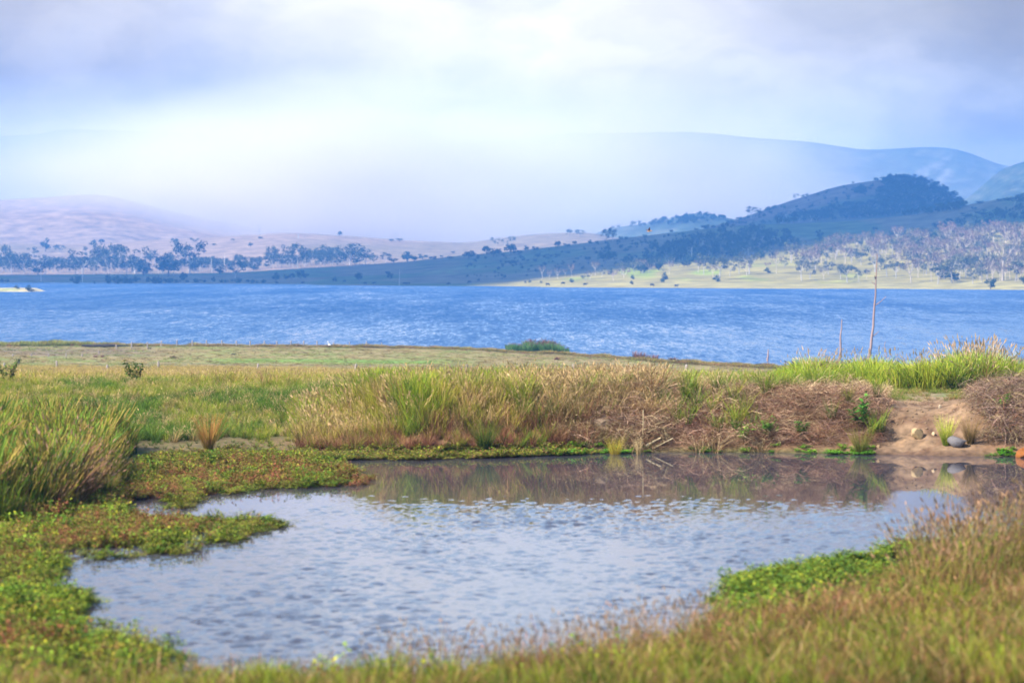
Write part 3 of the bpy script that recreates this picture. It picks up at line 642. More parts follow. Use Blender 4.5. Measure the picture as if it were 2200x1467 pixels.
    brt = sstep(1150, 1350, px) > RNG.uniform(0, 1, n); sc = RNG.uniform(.08, .24, n) * np.where(px > 1250, .7, 1); sc = np.stack([sc, sc, sc * RNG.uniform(.4, 1.1, n)], -1)
    g3 = [src('edge_weed', leafy(14, P_((2, ((.05, .12, .012), (.13, .32, .02)))), 41, (.3, .8), .6, .36, 8, .4), M_leaf), src('edge_weed', leafy(16, mid, 42, (.4, 1), .6, .28, 8, .4), M_leaf)]
    scatter('pond_edge_weed', np.stack([x, y, z], -1)[keep], sc[keep], np.where(brt, 0, 1)[keep], g3, 'bright green weed floating in a narrow strip below the far bank', 'water weed')
weeds()

def left_clump():
    g = [src('tall_grass', blades(50, .16, P_((.9, YG), (1.3, GG), (1.3, OL), (.6, DG)), 51, (.4, 1), .020, .12, .28), M_grass), src('tall_grass', blades(44, .16, P_((1.2, GG), (1.2, DG), (.6, YG), (.7, OL), (.3, BR)), 52, (.4, 1), .020, .14, .3), M_grass),
         src('tall_grass', blades(40, .16, P_((1.6, BR), (.35, ST), (.8, OL)), 53, (.4, 1), .015, .2, .4, 8, (.34, .21, .13), .11), M_dry), src('tall_grass', blades(30, .18, P_((1, PS), (.6, ST)), 54, (.5, 1), .012, .25, .6, 8, (.42, .32, .20), .09), M_dry)]
    s = sample(2600, -220, 300, 52, 71); n = 1.5 * fbm(s['x'] * 1.0, s['y'] * .5, 3, 141); u = RNG.uniform(0, 1, 2600)
    keep = (s['d'] > .15) & (s['px'] < 285 + 14 * n)
    dead = np.exp(-((s['px'] - 180) / 55.) ** 2) * (1 - sstep(58, 64, s['D'])) + .28 * (n > .3)
    idx = np.where(u < .04 + .75 * dead, np.where(u < .01, 3, 2), np.where(n + u * .5 > .2, 0, 1))
    sc = np.interp(s['px'], [-200, 40, 120, 200, 270, 300], [1.35, 1.15, 1.35, 1.3, 1.0, .7]) * RNG.uniform(.5, 1.1, 2600) * (1 + .3 * n) * sstep(-.4, .9, s['d'])
    scatter('tall_bank_grass', pts(s, keep), sc[keep], idx[keep], g, 'tall blurred green grass clump at the left edge of the pond', 'grass')
left_clump()

def banks():
    g = [src('meadow_grass', blades(44, .2, P_((2, GG), (1.2, YG), (.3, ST)), 61, (.5, 1), .012, .3, .5), M_grass), src('meadow_grass', blades(40, .2, P_((2, YG), (1, OL), (.6, GG)), 62, (.5, 1), .012, .2, .35), M_grass),
         src('meadow_grass', blades(40, .2, P_((2, ST), (1, PS), (.5, OL)), 63, (.5, 1), .010, .25, .4, 16, (.42, .30, .14), .12), M_dry), src('meadow_grass', blades(44, .22, P_((1.5, RB), (1.5, BR), (.5, ST)), 64, (.4, 1), .010, .4, .6), M_dry),
         src('meadow_grass', blades(40, .2, P_((2, DG), (1, GG)), 65, (.5, 1), .014, .3, .5), M_grass)]
    N = 9500; s = sample(N, -250, 900, 71, 112, .6); n = fbm(s['x'] * .35, s['y'] * .16, 4, 151); n2 = fbm(s['x'] * .9, s['y'] * .4, 3, 153); u = RNG.uniform(0, 1, N)
    keep = (s['d'] > .5 + .9 * (1 - sstep(560, 700, s['px']))) & ~((s['d'] < 3.2) & (s['px'] > 290) & (s['px'] < 650) & (u < .55))
    yel = sstep(95, 108, s['D']); idx = np.where(u < .15 + .35 * yel + .25 * sstep(0, .4, n2), np.where(u < .3, 2, 1), np.where(n > .12, 4, np.where(u < .8, 0, 1)))
    sc = RNG.uniform(.22, .42, N) * (1 + .5 * n) * np.where((s['d'] < 3.2) & (s['px'] > 290) & (s['px'] < 650), .45, 1)
    scatter('meadow_grass', pts(s, keep), sc[keep], idx[keep], g, 'fresh green meadow grass sloping to the left end of the pond', 'grass')
    N = 4200; s = sample(N, 640, 1420, 70.4, 80); n = fbm(s['x'] * .8, s['y'] * .5, 4, 161); n2 = fbm(s['px'] / 34., s['D'] * .15, 3, 163); u = RNG.uniform(0, 1, N)
    keep = (s['d'] > .25)
    lowb = 1 - sstep(.4, 1.6, s['d']); rt = sstep(950, 1330, s['px'])
    idx = np.where(u < .75 * lowb, 3, np.where(n2 + .9 * rt - .50 > RNG.normal(0, .42, N), np.where(u < .8, 2, 3), np.where(n > .05, 0, 1)))
    sc = RNG.uniform(.45, .85, N) * (1 + .35 * n) * np.where(lowb > .5, .62, 1)
    g2 = [src('bank_tussock', (lambda d: d)(blades(44, .2, p, 71 + k, (.5, 1), .011, .2, .35, h_, (.42, .30, .15), .11)), M_grass if k < 2 else M_dry) for k, (p, h_) in enumerate([(P_((2, GG), (1, YG)), 0), (P_((2, YG), (.8, OL), (.5, ST)), 0), (P_((2, ST), (1.2, PS), (.5, BR)), 16), (P_((1.5, RB), (1.5, BR), (.4, ST)), 0)])]
    scatter('bank_grass', pts(s, keep), sc[keep], idx[keep], g2, 'tall green and straw grass on the steep far bank', 'grass')
    # dead tangled thicket
    br = [src('bramble', bramble(190, p, 81 + k, .6, .005), M_dry) for k, p in enumerate([P_((1, RB), (1, BR), (1.5, ((.28, .15, .09), (.48, .31, .20)))), P_((1, BR), (1.5, ((.32, .19, .115), (.54, .38, .25)))), P_((1.6, ((.36, .24, .13), (.60, .45, .27))), (.7, BR)), P_((1, ((.20, .12, .10), (.36, .235, .18))), (1, BR))])]
    N = 2000; s = sample(N, 1230, 1905, 70.6, 76.8); n = fbm(s['x'] * .9, s['y'] * .6, 4, 171); u = RNG.uniform(0, 1, N); keep = (s['d'] > .35) & (s['px'] < 1895 - 14 * np.maximum(s['d'] - 1.5, 0)) & (s['px'] > 1240 + 40 * n)
    keep &= (fbm(s['x'] * 1.4, s['y'] * 1.2, 3, 177) > -.2) | (s['d'] > 2.2)
    keep &= ~((s['px'] > 1690) & (s['px'] < 1850) & (s['d'] < 1.5) & (u < .7))
    hi = sstep(1.2, 3.2, s['d']) + .5 * n; idx = np.where(u < .15 + .65 * hi, 2, np.where(u < .5 + .3 * hi, 1, np.where(u < .82, 0, 3))); mound = np.exp(-((s['px'] - 1370) / 60.) ** 2)
    sc = RNG.uniform(.55, .95, N) * (1 + .45 * n + .3 * mound)
    scatter('dead_thicket', pts(s, keep), sc[keep], idx[keep], br, 'dead brown tangled thicket hanging over the far bank', 'thicket', .3)
    gt = [src('green_tuft', blades(36, .15, P_((2, GG), (1.5, YG)), 88 + k, (.5, 1), .012, .2, .35), M_grass) for k in range(2)]
    N = 420; s = sample(N, 1240, 1890, 71.2, 78); keep = (s['d'] > .5) & (fbm(s['x'] * .9, s['y'] * .5, 3, 179) > .16)
    scatter('green_tufts', pts(s, keep) + np.array([0, -.15, .22]), RNG.uniform(.45, .75, N)[keep], RNG.integers(0, 2, N)[keep], gt, 'green grass tufts pushing through the dead thicket', 'grass')
    N = 900; s = sample(N, 2110, 2420, 70.8, 77); keep = (s['d'] > .4) & (s['px'] > 2108 + 16 * np.maximum(2.5 - s['d'], 0)); u = RNG.uniform(0, 1, N)
    br2 = [src('bramble', bramble(150, P_((2, ((.17, .10, .08), (.36, .25, .19))), (1, BR), (.8, PS)), 91 + k), M_dry) for k in range(3)]
    scatter('dead_thicket', pts(s, keep), (RNG.uniform(.6, 1.0, N) * (1 + .2 * sstep(2120, 2200, s['px'])))[keep], RNG.integers(0, 3, N)[keep], br2, 'greyish dead thicket on the bank right of the bare earth', 'thicket', .3)
    # straw along the crest and green stand behind it
    st = [src('straw_grass', blades(40, .22, P_((2, PS), (1.5, ST), (.4, BR)), 95 + k, (.5, 1), .009, .45, .7, 12, (.48, .37, .20), .09), M_dry) for k in range(3)]
    N = 4200; s = sample(N, 1180, 1900, 71.4, 81); keep = RNG.uniform(0, 1, N) < np.interp(s['D'], [71.4, 73.6, 74.6], [.16, .3, 1]) * np.interp(s['px'], [1180, 1300, 1600, 1880], [.45, .7, .9, .9]); n = fbm(s['x'] * .9, s['y'] * .6, 3, 181)
    sc = RNG.uniform(.38, .75, N) * (1 + .4 * n) * np.interp(s['px'], [1500, 1700, 1900], [1, .75, .6])
    scatter('straw_grass', pts(s, keep), sc[keep], RNG.integers(0, 3, N)[keep], st, 'pale straw grass leaning along the crest of the far bank', 'grass')
    N = 3000; s = sample(N, 1640, 2450, 83, 97); n = fbm(s['x'] * .5, s['y'] * .3, 3, 191); u = RNG.uniform(0, 1, N); idx = np.where(u < .1, 2, np.where(u < .6, 0, 1)); keep = (s['px'] > 1650 + 60 * n) & (s['D'] > 84 - 2 * n)
    hump = np.exp(-((s['px'] - 2095) / 55.) ** 2) * .45 + np.exp(-((s['px'] - 1870) / 25.) ** 2) * .2 + np.exp(-((s['px'] - 1752) / 22.) ** 2) * .25
    sc = RNG.uniform(.7, 1.0, N) * (1 + .3 * n + hump) * sstep(1600, 1760, s['px'] + 40)
    g4 = [src('green_stand', blades(46, .22, p, 101 + k, (.5, 1), .013, .2, .45, h_, (.42, .33, .20), .12), M_grass) for k, (p, h_) in enumerate([(P_((2, ((.10, .14, .015), (.25, .33, .03))), (1, YG)), 0), (P_((2, ((.09, .13, .015), (.22, .30, .03))), (1, GG)), 0), (P_((1.5, ST), (1, OL), (1, BR)), 14)])]
    scatter('green_grass_stand', pts(s, keep), sc[keep], idx[keep], g4, 'tall bright green grass stand along the right behind the bare earth', 'grass')
    s = sample(260, 1700, 2300, 85, 95); hump = np.exp(-((s['px'] - 2095) / 60.) ** 2); keep = RNG.uniform(0, 1, 260) < .25 + .75 * hump
    st = [src('seed_stalk', blades(12, .22, P_((1, OL), (1, PS)), 105 + k, (.6, 1), .006, .12, .2, 12, (.38, .28, .18), .09), M_dry) for k in range(2)]
    scatter('seeding_grass', pts(s, keep), (RNG.uniform(1.0, 1.4, 260) + .38 * hump)[keep], RNG.integers(0, 2, 260)[keep], st, 'fine pale seed heads standing above the green grass at the right', 'grass')
    N = 1500; s = sample(N, 1880, 2200, 74.8, 84); n = fbm(s['x'] * 1.2, s['y'] * .8, 3, 201); keep = n > -.12; sh = [src('short_grass', blades(40, .25, p, 111 + k, (.4, 1), .012, .5, .6), M_grass) for k, p in enumerate([P_((2, GG), (.7, ST)), P_((2, ST), (1, BR), (.6, GG))])]
    scatter('trampled_grass', pts(s, keep), RNG.uniform(.10, .22, N)[keep], (RNG.uniform(0, 1, N) < .5 - n[:] * 1).astype(int)[keep], sh, 'short trampled grass on top of the bare earth bank', 'grass')
    # wide field behind
    f = [src('field_grass', blades(46, .35, P_((2, ((.27, .19, .04), (.47, .35, .09))), (1, OL), (.6, YG)), 121, (.5, 1), .014, .3, .45, 14, (.46, .36, .18), .12), M_dry), src('field_grass', blades(46, .35, P_((1.5, OL), (1, YG), (.7, BR)), 122, (.5, 1), .014, .3, .45, 10, (.32, .21, .13), .12), M_dry),
         src('field_grass', blades(46, .35, P_((2, YG), (1, GG), (.5, ST)), 123, (.5, 1), .014, .3, .45), M_grass), src('field_grass', blades(40, .35, P_((1.5, BR), (1.2, ST), (.5, RB)), 124, (.5, 1), .012, .3, .5, 16, (.30, .18, .13), .12), M_dry)]
    N = 30000; s = sample(N, -300, 1800, 90, 305, .2); n = fbm(s['px'] / 170., s['D'] / 30., 4, 211); n2 = fbm(s['x'] * .2, s['y'] * .08, 4, 213); u = RNG.uniform(0, 1, N)
    keep = (s['D'] > np.interp(s['px'], [-300, 300, 600, 900, 1200], [98, 100, 96, 84, 80])) & (s['D'] < s['Ds'] - 18) & ((s['px'] < 1720) | (s['D'] > 100)) & (u < 1 - .75 * sstep(230, 305, s['D']))
    grn = 1 - sstep(100, 128, s['D']); rgt = sstep(760, 1100, s['px'])
    idx = np.where(u < .55 * grn, 2, np.where(u < .72 + .2 * n - .40 * rgt, 0, np.where(u < .85 + .25 * n2 - .25 * rgt, 1, np.where(n2 > .15, 2, 3))))
    sc = RNG.uniform(.35, .62, N) * (1 + .45 * n2) * np.interp(s['D'], [90, 130, 230, 305], [1, 1.1, .9, .4])
    scatter('field_grass', pts(s, keep), sc[keep], idx[keep], f, 'dry yellow grass field between the pond and the lake', 'grass')
    t = [src('pasture_tuft', blades(40, .5, p, 131 + k, (.3, 1), .03, .5, .6), M_grass) for k, p in enumerate([P_((1, ((.18, .145, .05), (.30, .24, .09)))), P_((1, ((.13, .16, .03), (.20, .26, .05)))), P_((1, BR), (1, OL))])]
    N = 12000; s = sample(N, -300, 1750, 280, 446); n = fbm(s['px'] / 90., s['D'] / 12., 3, 221); keep = (s['D'] < s['Ds'] - 2); u = RNG.uniform(0, 1, N)
    idx = np.where(u < .25, 2, np.where(n + u * .4 > .25, 1, 0)); sc = np.stack([np.full(N, 1.)] * 3, -1) * RNG.uniform(.5, 1, N)[:, None]; sc[:, 2] *= RNG.uniform(.08, .2, N)
    scatter('pasture_grass', pts(s, keep), sc[keep], idx[keep], t, 'short grazed grey green pasture beside the lake', 'grass')
    r = [src('shore_herb', blades(40, .5, p, 141 + k, (.4, 1), .03, .35, .4), M_grass) for k, p in enumerate([P_((1, ((.14, .09, .03), (.22, .15, .06))), (1, OL)), P_((2, ((.12, .13, .03), (.22, .25, .05))), (.5, OL)), P_((1, ((.13, .06, .04), (.24, .12, .07))))])]
    N = 5200; px = RNG.uniform(-300, 1760, N); Ds = shore_D(px); w = np.interp(px, [0, 250, 500, 1000, 1400, 1750], [16, 12, 10, 10, 12, 14]); D = Ds - .8 - RNG.uniform(0, 1, N) ** 1.3 * w; x = (px - 1100) / F * D
    n = fbm(px / 30., px * 0, 3, 231); u = RNG.uniform(0, 1, N); lf = 1 - sstep(150, 330, px)
    idx = np.where(u < .7 * lf + .15, 1, np.where(u < .8, 0, 2)); sc = np.stack([np.ones(N)] * 3, -1) * RNG.uniform(.5, .9, N)[:, None]; sc[:, 2] *= (.35 + .5 * lf + .5 * np.maximum(n, -.3))
    scatter('shore_herbs', np.stack([x, D, ground_z(x, D)], -1), sc, idx, r, 'low brown and olive herbs fringing the near lake shore', 'herbs')
banks()

# ------------------------------------------------------------------ trees: tapered trunk with limbs, crown of leaf clumps (unit height, unit width)
def tube(C, rad, sides=5, cap=True):
    C = np.asarray(C, float); n = len(C); rad = np.asarray(rad, float); d = np.gradient(C, axis=0); d /= np.linalg.norm(d, axis=1)[:, None] + 1e-9
    up = np.where(np.abs(d[:, 2:3]) > .9, np.array([[1., 0, 0]]), np.array([[0, 0, 1.]])); u = np.cross(d, up); u /= np.linalg.norm(u, axis=1)[:, None]; v = np.cross(d, u)
    a = np.arange(sides) * 2 * np.pi / sides
    V = (C[:, None] + rad[:, None, None] * (np.cos(a)[None, :, None] * u[:, None] + np.sin(a)[None, :, None] * v[:, None])).reshape(-1, 3)
    i = np.arange(n * sides).reshape(n, sides); Q = np.stack([i[:-1], np.roll(i[:-1], -1, 1), np.roll(i[1:], -1, 1), i[1:]], -1).reshape(-1, 4)
    return V, Q
def skeleton(rng, fork=.45, limbs=4, spread=.36, top=.9, r0=.035, sub=3, bend=.05):
    tubes, tips = [], []
    t = np.linspace(0, 1, 5); C = np.stack([bend * rng.normal() * t ** 2, bend * rng.normal() * t ** 2, fork * t], -1); tubes.append((C, r0 * (1 - .4 * t)))
    a0 = rng.uniform(0, 6.28)
    for k in range(limbs):
        a = a0 + k * 6.283 / limbs + rng.normal(0, .3); sp = spread * rng.uniform(.45, 1.1); hz = rng.uniform(.6, 1) * (top - fork)
        st = C[-1] * rng.uniform(.75, 1); t = np.linspace(0, 1, 5)
        B = st + np.stack([np.cos(a) * sp * t ** .8, np.sin(a) * sp * t ** .8, hz * t ** 1.15], -1) + np.cumsum(rng.normal(0, .012, (5, 3)), 0) * t[:, None]
        tubes.append((B, r0 * .55 * (1 - .75 * t))); tips.append(B[-1])
        for j in range(sub):
            q = B[rng.integers(2, 4)]; a2 = a + rng.normal(0, .9); l = rng.uniform(.12, .24)
            D = q + np.stack([np.cos(a2) * l * t, np.sin(a2) * l * t, l * rng.uniform(.2, 1.1) * t], -1)
            tubes.append((D, r0 * .25 * (1 - .7 * t))); tips.append(D[-1])
    return tubes, np.array(tips)
def tubes_mesh(name, tubes, mat, c, rng, sides=5):
    Vs, Qs, o = [], [], 0
    for C, r in tubes: V, Q = tube(C, r, sides); Vs.append(V); Qs.append(Q + o); o += len(V)
    V = np.concatenate(Vs); return mesh_of(name, V, np.concatenate(Qs), (mat,), np.array(c) * rng.uniform(.8, 1.15, (len(V), 1)), smooth=True)
def crown_mesh(name, blobs, per, leaf, pal, rng, mat, shell=.55):
    n = len(blobs) * per; B = np.repeat(np.array(blobs), per, 0); d = rng.normal(0, 1, (n, 3)); d /= np.linalg.norm(d, axis=1)[:, None]
    r = rng.uniform(shell ** 3, 1, n) ** (1 / 3.); P = B[:, :3] + d * B[:, 3:6] * r[:, None] * (1 + .18 * rng.normal(0, 1, (n, 1)))
    P[:, 2] = np.clip(P[:, 2], .02, 1.03)
    nrm = d + rng.normal(0, .5, (n, 3)); nrm /= np.linalg.norm(nrm, axis=1)[:, None]
    u = np.cross(nrm, rng.normal(0, 1, (n, 3))); u /= np.linalg.norm(u, axis=1)[:, None]; v = np.cross(nrm, u); s = leaf * rng.uniform(.5, 1.4, (n, 1))
    V = np.stack([P - u * s, P + v * s * .7, P + u * s, P - v * s * .7], 1).reshape(-1, 3)
    ca, cb = rc(pal, n, rng); bl = np.repeat(rng.uniform(.7, 1.3, (len(blobs), 1)), per, 0); C = np.repeat(ca * bl, 4, 0)
    return mesh_of(name, V, np.arange(n * 4).reshape(-1, 4), (mat,), C)
GUML = P_((2, ((.055, .075, .04), (.05, .08, .04))), (1, ((.09, .11, .06), (.1, .1, .06)))); RNDL = P_((2, ((.03, .05, .022), (.03, .05, .02))), (1, ((.045, .075, .03), (.05, .07, .03))))
PALE = P_((2, ((.20, .135, .095), (.2, .2, .2))), (1, ((.16, .14, .07), (.2, .2, .2))), (1, ((.25, .165, .12), (.2, .2, .2)))); OLV = P_((2, ((.095, .11, .05), (.1, .1, .1))), (1, ((.15, .145, .07), (.1, .1, .1)))); YEL = P_((1, ((.75, .52, .02), (.5, .4, .1))))
def make_kind(kind, k):
    rng = np.random.default_rng(1000 + k * 13 + len(kind) * 101 + ord(kind[0]))
    if kind in ('gum', 'olive'):
        tb, tips = skeleton(rng, rng.uniform(.30, .5), 4, .40, .93, .030, 2, .06); bl = []
        for p in tips:
            if rng.uniform() < .82: r = rng.uniform(.13, .23); bl.append([p[0], p[1], p[2] + .02, r, r, r * rng.uniform(.45, .7)])
        for q in range(4): a = rng.uniform(0, 6.28); bl.append([.3 * math.cos(a), .3 * math.sin(a), rng.uniform(.35, .7), .15, .15, .08])
        return tubes_mesh('trunk', tb, M_bark, (.42, .38, .34), rng), crown_mesh('crown', bl, 34, .036, GUML if kind == 'gum' else OLV, rng, M_leaf)
    if kind in ('round', 'shrub', 'yellow'):
        lo = .16 if kind == 'round' else .02; t = np.linspace(0, 1, 4); tb = [(np.stack([0 * t, 0 * t, t * .5], -1), .05 * (1 - .5 * t)), (np.stack([.15 * t, .1 * t, .15 + t * .45], -1), .025 * (1 - .5 * t)), (np.stack([-.15 * t, -.08 * t, .2 + t * .4], -1), .025 * (1 - .5 * t))]
        bl = [[0, 0, .55, .36, .36, .40]]
        for q in range(7): a = rng.uniform(0, 6.28); z = rng.uniform(lo + .18, .82); rr = .32 * math.sin(math.pi * min(.95, (z - lo) / (1.05 - lo))) ; bl.append([rr * math.cos(a), rr * math.sin(a), z, .2, .2, .17])
        bl = [[b[0], b[1], max(b[2], lo + b[5] * .8), *b[3:]] for b in bl]
        return tubes_mesh('trunk', tb, M_bark, (.16, .13, .10), rng), crown_mesh('crown', bl, 44, .065, YEL if kind == 'yellow' else RNDL, rng, M_leaf, .3)
    if kind == 'bare':
        tb, tips = skeleton(rng, rng.uniform(.32, .5), 5, .42, .95, .026, 4, .05); bl = [[p[0], p[1], p[2], .13, .13, .12] for p in tips] + [[0, 0, .72, .3, .3, .22]]
        return tubes_mesh('trunk', tb, M_bark, (.58, .48, .38), rng), crown_mesh('crown', bl, 18, .026, PALE, rng, M_leaf, .2)
    if kind == 'dead':
        tb, tips = skeleton(rng, .50, 6, .46, .95, .052, 5, .06); bl = [[p[0], p[1], p[2], .08, .08, .06] for p in tips[::3]]
        return tubes_mesh('trunk', tb, M_bark, (.47, .39, .29), rng), crown_mesh('crown', bl, 7, .02, PALE, rng, M_leaf, .2)
KINDS = {k: [make_kind(k, i) for i in range(n)] for k, n in dict(gum=7, olive=6, round=5, shrub=4, bare=6, dead=2, yellow=1).items()}
NAMES = dict(gum='gum_tree', olive='gum_tree', round='round_tree', shrub='shrub', bare='bare_tree', dead='dead_tree', yellow='flowering_tree')
ONES = 'zeroth first second third fourth fifth sixth seventh eighth ninth tenth eleventh twelfth thirteenth fourteenth fifteenth sixteenth seventeenth eighteenth nineteenth'.split()
def nth(k):
    if k < 20: return ONES[k]
    T = {2: 'twent', 3: 'thirt', 4: 'fort', 5: 'fift', 6: 'sixt', 7: 'sevent', 8: 'eight', 9: 'ninet'}[k // 10]
    return T + 'ieth' if k % 10 == 0 else T + 'y-' + ONES[k % 10]

TREES = []
def T(zone, kind, rows):
    for r in rows: TREES.append(dict(zone=zone, kind=kind, px=r[0], py=r[1], h=r[2], w=r[3]))
T('left_wood', 'gum', [(5, 583, 56, 32), (25, 588, 40, 42), (52, 588, 42, 36), (75, 563, 30, 24), (128, 543, 17, 26), (112, 585, 32, 30), (148, 586, 34, 26), (178, 588, 50, 46), (193, 562, 40, 26), (212, 586, 38, 26), (234, 586, 60, 42), (257, 577, 46, 28), (290, 588, 56, 46),
                       (325, 575, 36, 28), (350, 590, 44, 32), (385, 580, 55, 30), (408, 588, 64, 42), (430, 585, 30, 24), (440, 577, 24, 22), (458, 582, 28, 22), (505, 597, 36, 44), (162, 590, 26, 24), (97, 590, 28, 24), (272, 590, 30, 26), (372, 592, 34, 30), (312, 590, 30, 26), (42, 575, 30, 28), (398, 565, 34, 26), (225, 572, 40, 30)])
T('left_wood', 'round', [(82, 591, 17, 22), (308, 593, 24, 26), (362, 594, 34, 42), (98, 541, 28, 19), (203, 524, 9, 11), (216, 524, 10, 16), (545, 581, 13, 16), (472, 590, 16, 18)])
T('shore_shrub', 'shrub', [(4, 607, 11, 11), (15, 607, 8, 9), (162, 610, 21, 21), (203, 610, 7, 5), (236, 610, 23, 17), (250, 610, 22, 18), (266, 610, 20, 20), (280, 610, 16, 14), (294, 606, 15, 15), (318, 606, 14, 12), (331, 610, 19, 14), (346, 610, 18, 18), (362, 608, 14, 22), (382, 607, 9, 13), (395, 603, 23, 16), (403, 607, 7, 8),
                           (425, 607, 10, 17), (439, 607, 8, 8), (458, 606, 14, 9), (475, 607, 9, 9), (486, 607, 8, 8), (508, 608, 12, 20), (532, 607, 9, 9), (543, 608, 10, 10), (553, 608, 6, 6), (567, 608, 10, 11)])
T('shade_field', 'round', [(593, 604, 20, 18), (614, 601, 11, 12), (626, 602, 16, 15), (646, 599, 21, 19), (656, 600, 14, 14), (719, 606, 13, 11), (772, 604, 21, 19), (838, 601, 16, 13), (833, 592, 10, 10)])
T('grove', 'gum', [(588, 577, 53, 24), (605, 573, 40, 24), (622, 572, 50, 26), (640, 577, 56, 32), (655, 573, 42, 24), (668, 570, 38, 20), (684, 565, 32, 20), (710, 567, 42, 26), (752, 569, 48, 50), (596, 575, 30, 22), (630, 576, 30, 24), (785, 568, 28, 24), (735, 566, 30, 22), (800, 567, 22, 20), (828, 565, 22, 24), (697, 572, 18, 16)])
T('grove', 'round', [(549, 580, 11, 14), (725, 569, 13, 17), (763, 569, 16, 15), (846, 565, 11, 16), (875, 562, 23, 28), (890, 561, 12, 14), (572, 574, 9, 14)])
T('tan_hill', 'round', [(729, 508, 12, 11), (841, 519, 7, 9), (858, 519, 8, 13), (538, 530, 10, 10), (560, 513, 5, 10), (908, 557, 12, 20), (930, 558, 9, 16), (948, 553, 5, 8), (966, 556, 7, 14), (973, 545, 6, 8), (460, 528, 6, 8), (378, 520, 8, 10), (1131, 539, 13, 10), (1150, 540, 12, 13), (1234, 527, 11, 9), (1198, 534, 17, 13), (1217, 531, 9, 14), (1268, 525, 11, 10), (1283, 523, 7, 7)])
T('tan_hill', 'gum', [(1065, 531, 22, 14), (1100, 526, 20, 18), (1085, 529, 15, 14), (1224, 508, 17, 18), (1246, 508, 16, 22), (372, 528, 18, 14), (415, 523, 12, 18), (500, 520, 8, 10)])
T('skyline', 'round', [(1007, 555, 18, 26), (1047, 547, 20, 20), (1060, 551, 20, 28), (1097, 547, 26, 24), (1108, 546, 12, 14), (1333, 516, 10, 9), (1344, 516, 8, 9), (1385, 512, 9, 9), (1442, 501, 9, 7), (1496, 495, 6, 9), (1518, 494, 13, 22), (1534, 491, 8, 12), (1588, 474, 9, 14), (1568, 481, 10, 16), (1631, 460, 13, 10), (1649, 456, 14, 13), (1659, 451, 9, 8), (1666, 449, 10, 9), (1725, 425, 8, 7), (1733, 422, 8, 6), (1884, 390, 9, 13), (1833, 395, 6, 7), (2106, 438, 7, 16), (2147, 433, 7, 12), (2160, 432, 9, 12), (2195, 440, 28, 26)])
T('skyline', 'gum', [(1300, 520, 31, 20), (1316, 518, 29, 18), (1614, 469, 27, 24), (1688, 435, 11, 14), (1710, 428, 12, 14), (1780, 413, 8, 9), (2178, 450, 32, 30)])
T('slope', 'round', [(1100, 569, 11, 16), (1134, 563, 7, 6), (1150, 563, 8, 8), (1262, 561, 11, 12), (1300, 567, 32, 32), (1320, 556, 18, 16), (1305, 541, 18, 16), (1240, 558, 6, 9), (1399, 541, 26, 22), (1418, 545, 22, 24), (1434, 548, 18, 20), (1395, 561, 20, 24), (1416, 558, 18, 20), (1367, 531, 12, 9), (1378, 526, 11, 8), (1443, 546, 24, 10), (1469, 513, 11, 10), (1489, 514, 9, 9), (1503, 515, 13, 10), (1531, 520, 17, 14),
                     (1220, 545, 6, 10), (1185, 552, 5, 9), (1344, 541, 9, 10), (1352, 553, 9, 9), (1332, 535, 8, 10), (1170, 568, 6, 9), (1120, 556, 5, 7), (1710, 531, 22, 18), (1790, 536, 30, 26), (1687, 500, 11, 11), (1660, 511, 16, 16), (1758, 506, 14, 10), (1921, 508, 16, 18), (1962, 512, 26, 30), (1988, 506, 18, 24), (1830, 520, 12, 14), (2040, 480, 12, 16), (2075, 470, 14, 22), (2110, 465, 16, 26), (2140, 466, 18, 24), (2092, 452, 9, 12), (1880, 497, 10, 12), (2010, 490, 12, 20)])
T('lit_shore', 'bare', [(1165, 600, 28, 15), (1180, 601, 20, 11), (1198, 599, 24, 13), (1214, 596, 18, 10), (1229, 596, 28, 13), (1268, 600, 20, 18), (1279, 591, 29, 18), (1318, 603, 21, 20), (1340, 598, 22, 22), (1378, 584, 27, 22), (1394, 586, 20, 16), (1438, 589, 29, 14), (1500, 585, 26, 16), (1532, 598, 28, 18), (1604, 592, 30, 20), (1668, 588, 48, 20), (1650, 582, 18, 14), (1742, 575, 40, 22), (1765, 567, 42, 30)])
T('lit_shore', 'olive', [(1293, 594, 18, 14), (1336, 591, 26, 24), (1362, 587, 26, 20), (1456, 574, 12, 14), (1512, 591, 42, 24), (1546, 601, 52, 38), (1568, 594, 38, 24), (1610, 589, 48, 36), (1588, 588, 34, 26), (1685, 577, 22, 16), (1700, 565, 40, 28), (1722, 603, 48, 32), (1740, 600, 36, 26), (1258, 604, 14, 16)])
T('lit_shore', 'shrub', [(1229, 607, 9, 10), (1425, 607, 23, 16), (1358, 611, 9, 8), (1540, 605, 14, 18), (1650, 586, 12, 14), (1129, 608, 5, 5), (1138, 607, 6, 8), (1163, 608, 5, 6), (1310, 590, 14, 12), (1360, 600, 10, 9)])
T('lit_shore', 'yellow', [(1408, 575, 6, 12)])
T('right_wood', 'olive', [(1820, 607, 40, 34), (1845, 606, 26, 18), (1806, 600, 28, 20), (1905, 594, 38, 30), (1925, 598, 36, 26), (2015, 611, 42, 38), (2045, 608, 52, 42), (2062, 600, 46, 30), (1880, 585, 34, 28), (1850, 570, 30, 26), (2075, 596, 44, 34), (2100, 590, 36, 30), (2182, 605, 40, 34), (2110, 606, 28, 24), (1990, 590, 40, 34), (1960, 580, 34, 28), (1780, 590, 30, 24), (1830, 560, 28, 24), (2090, 610, 34, 28), (2125, 585, 40, 34)])
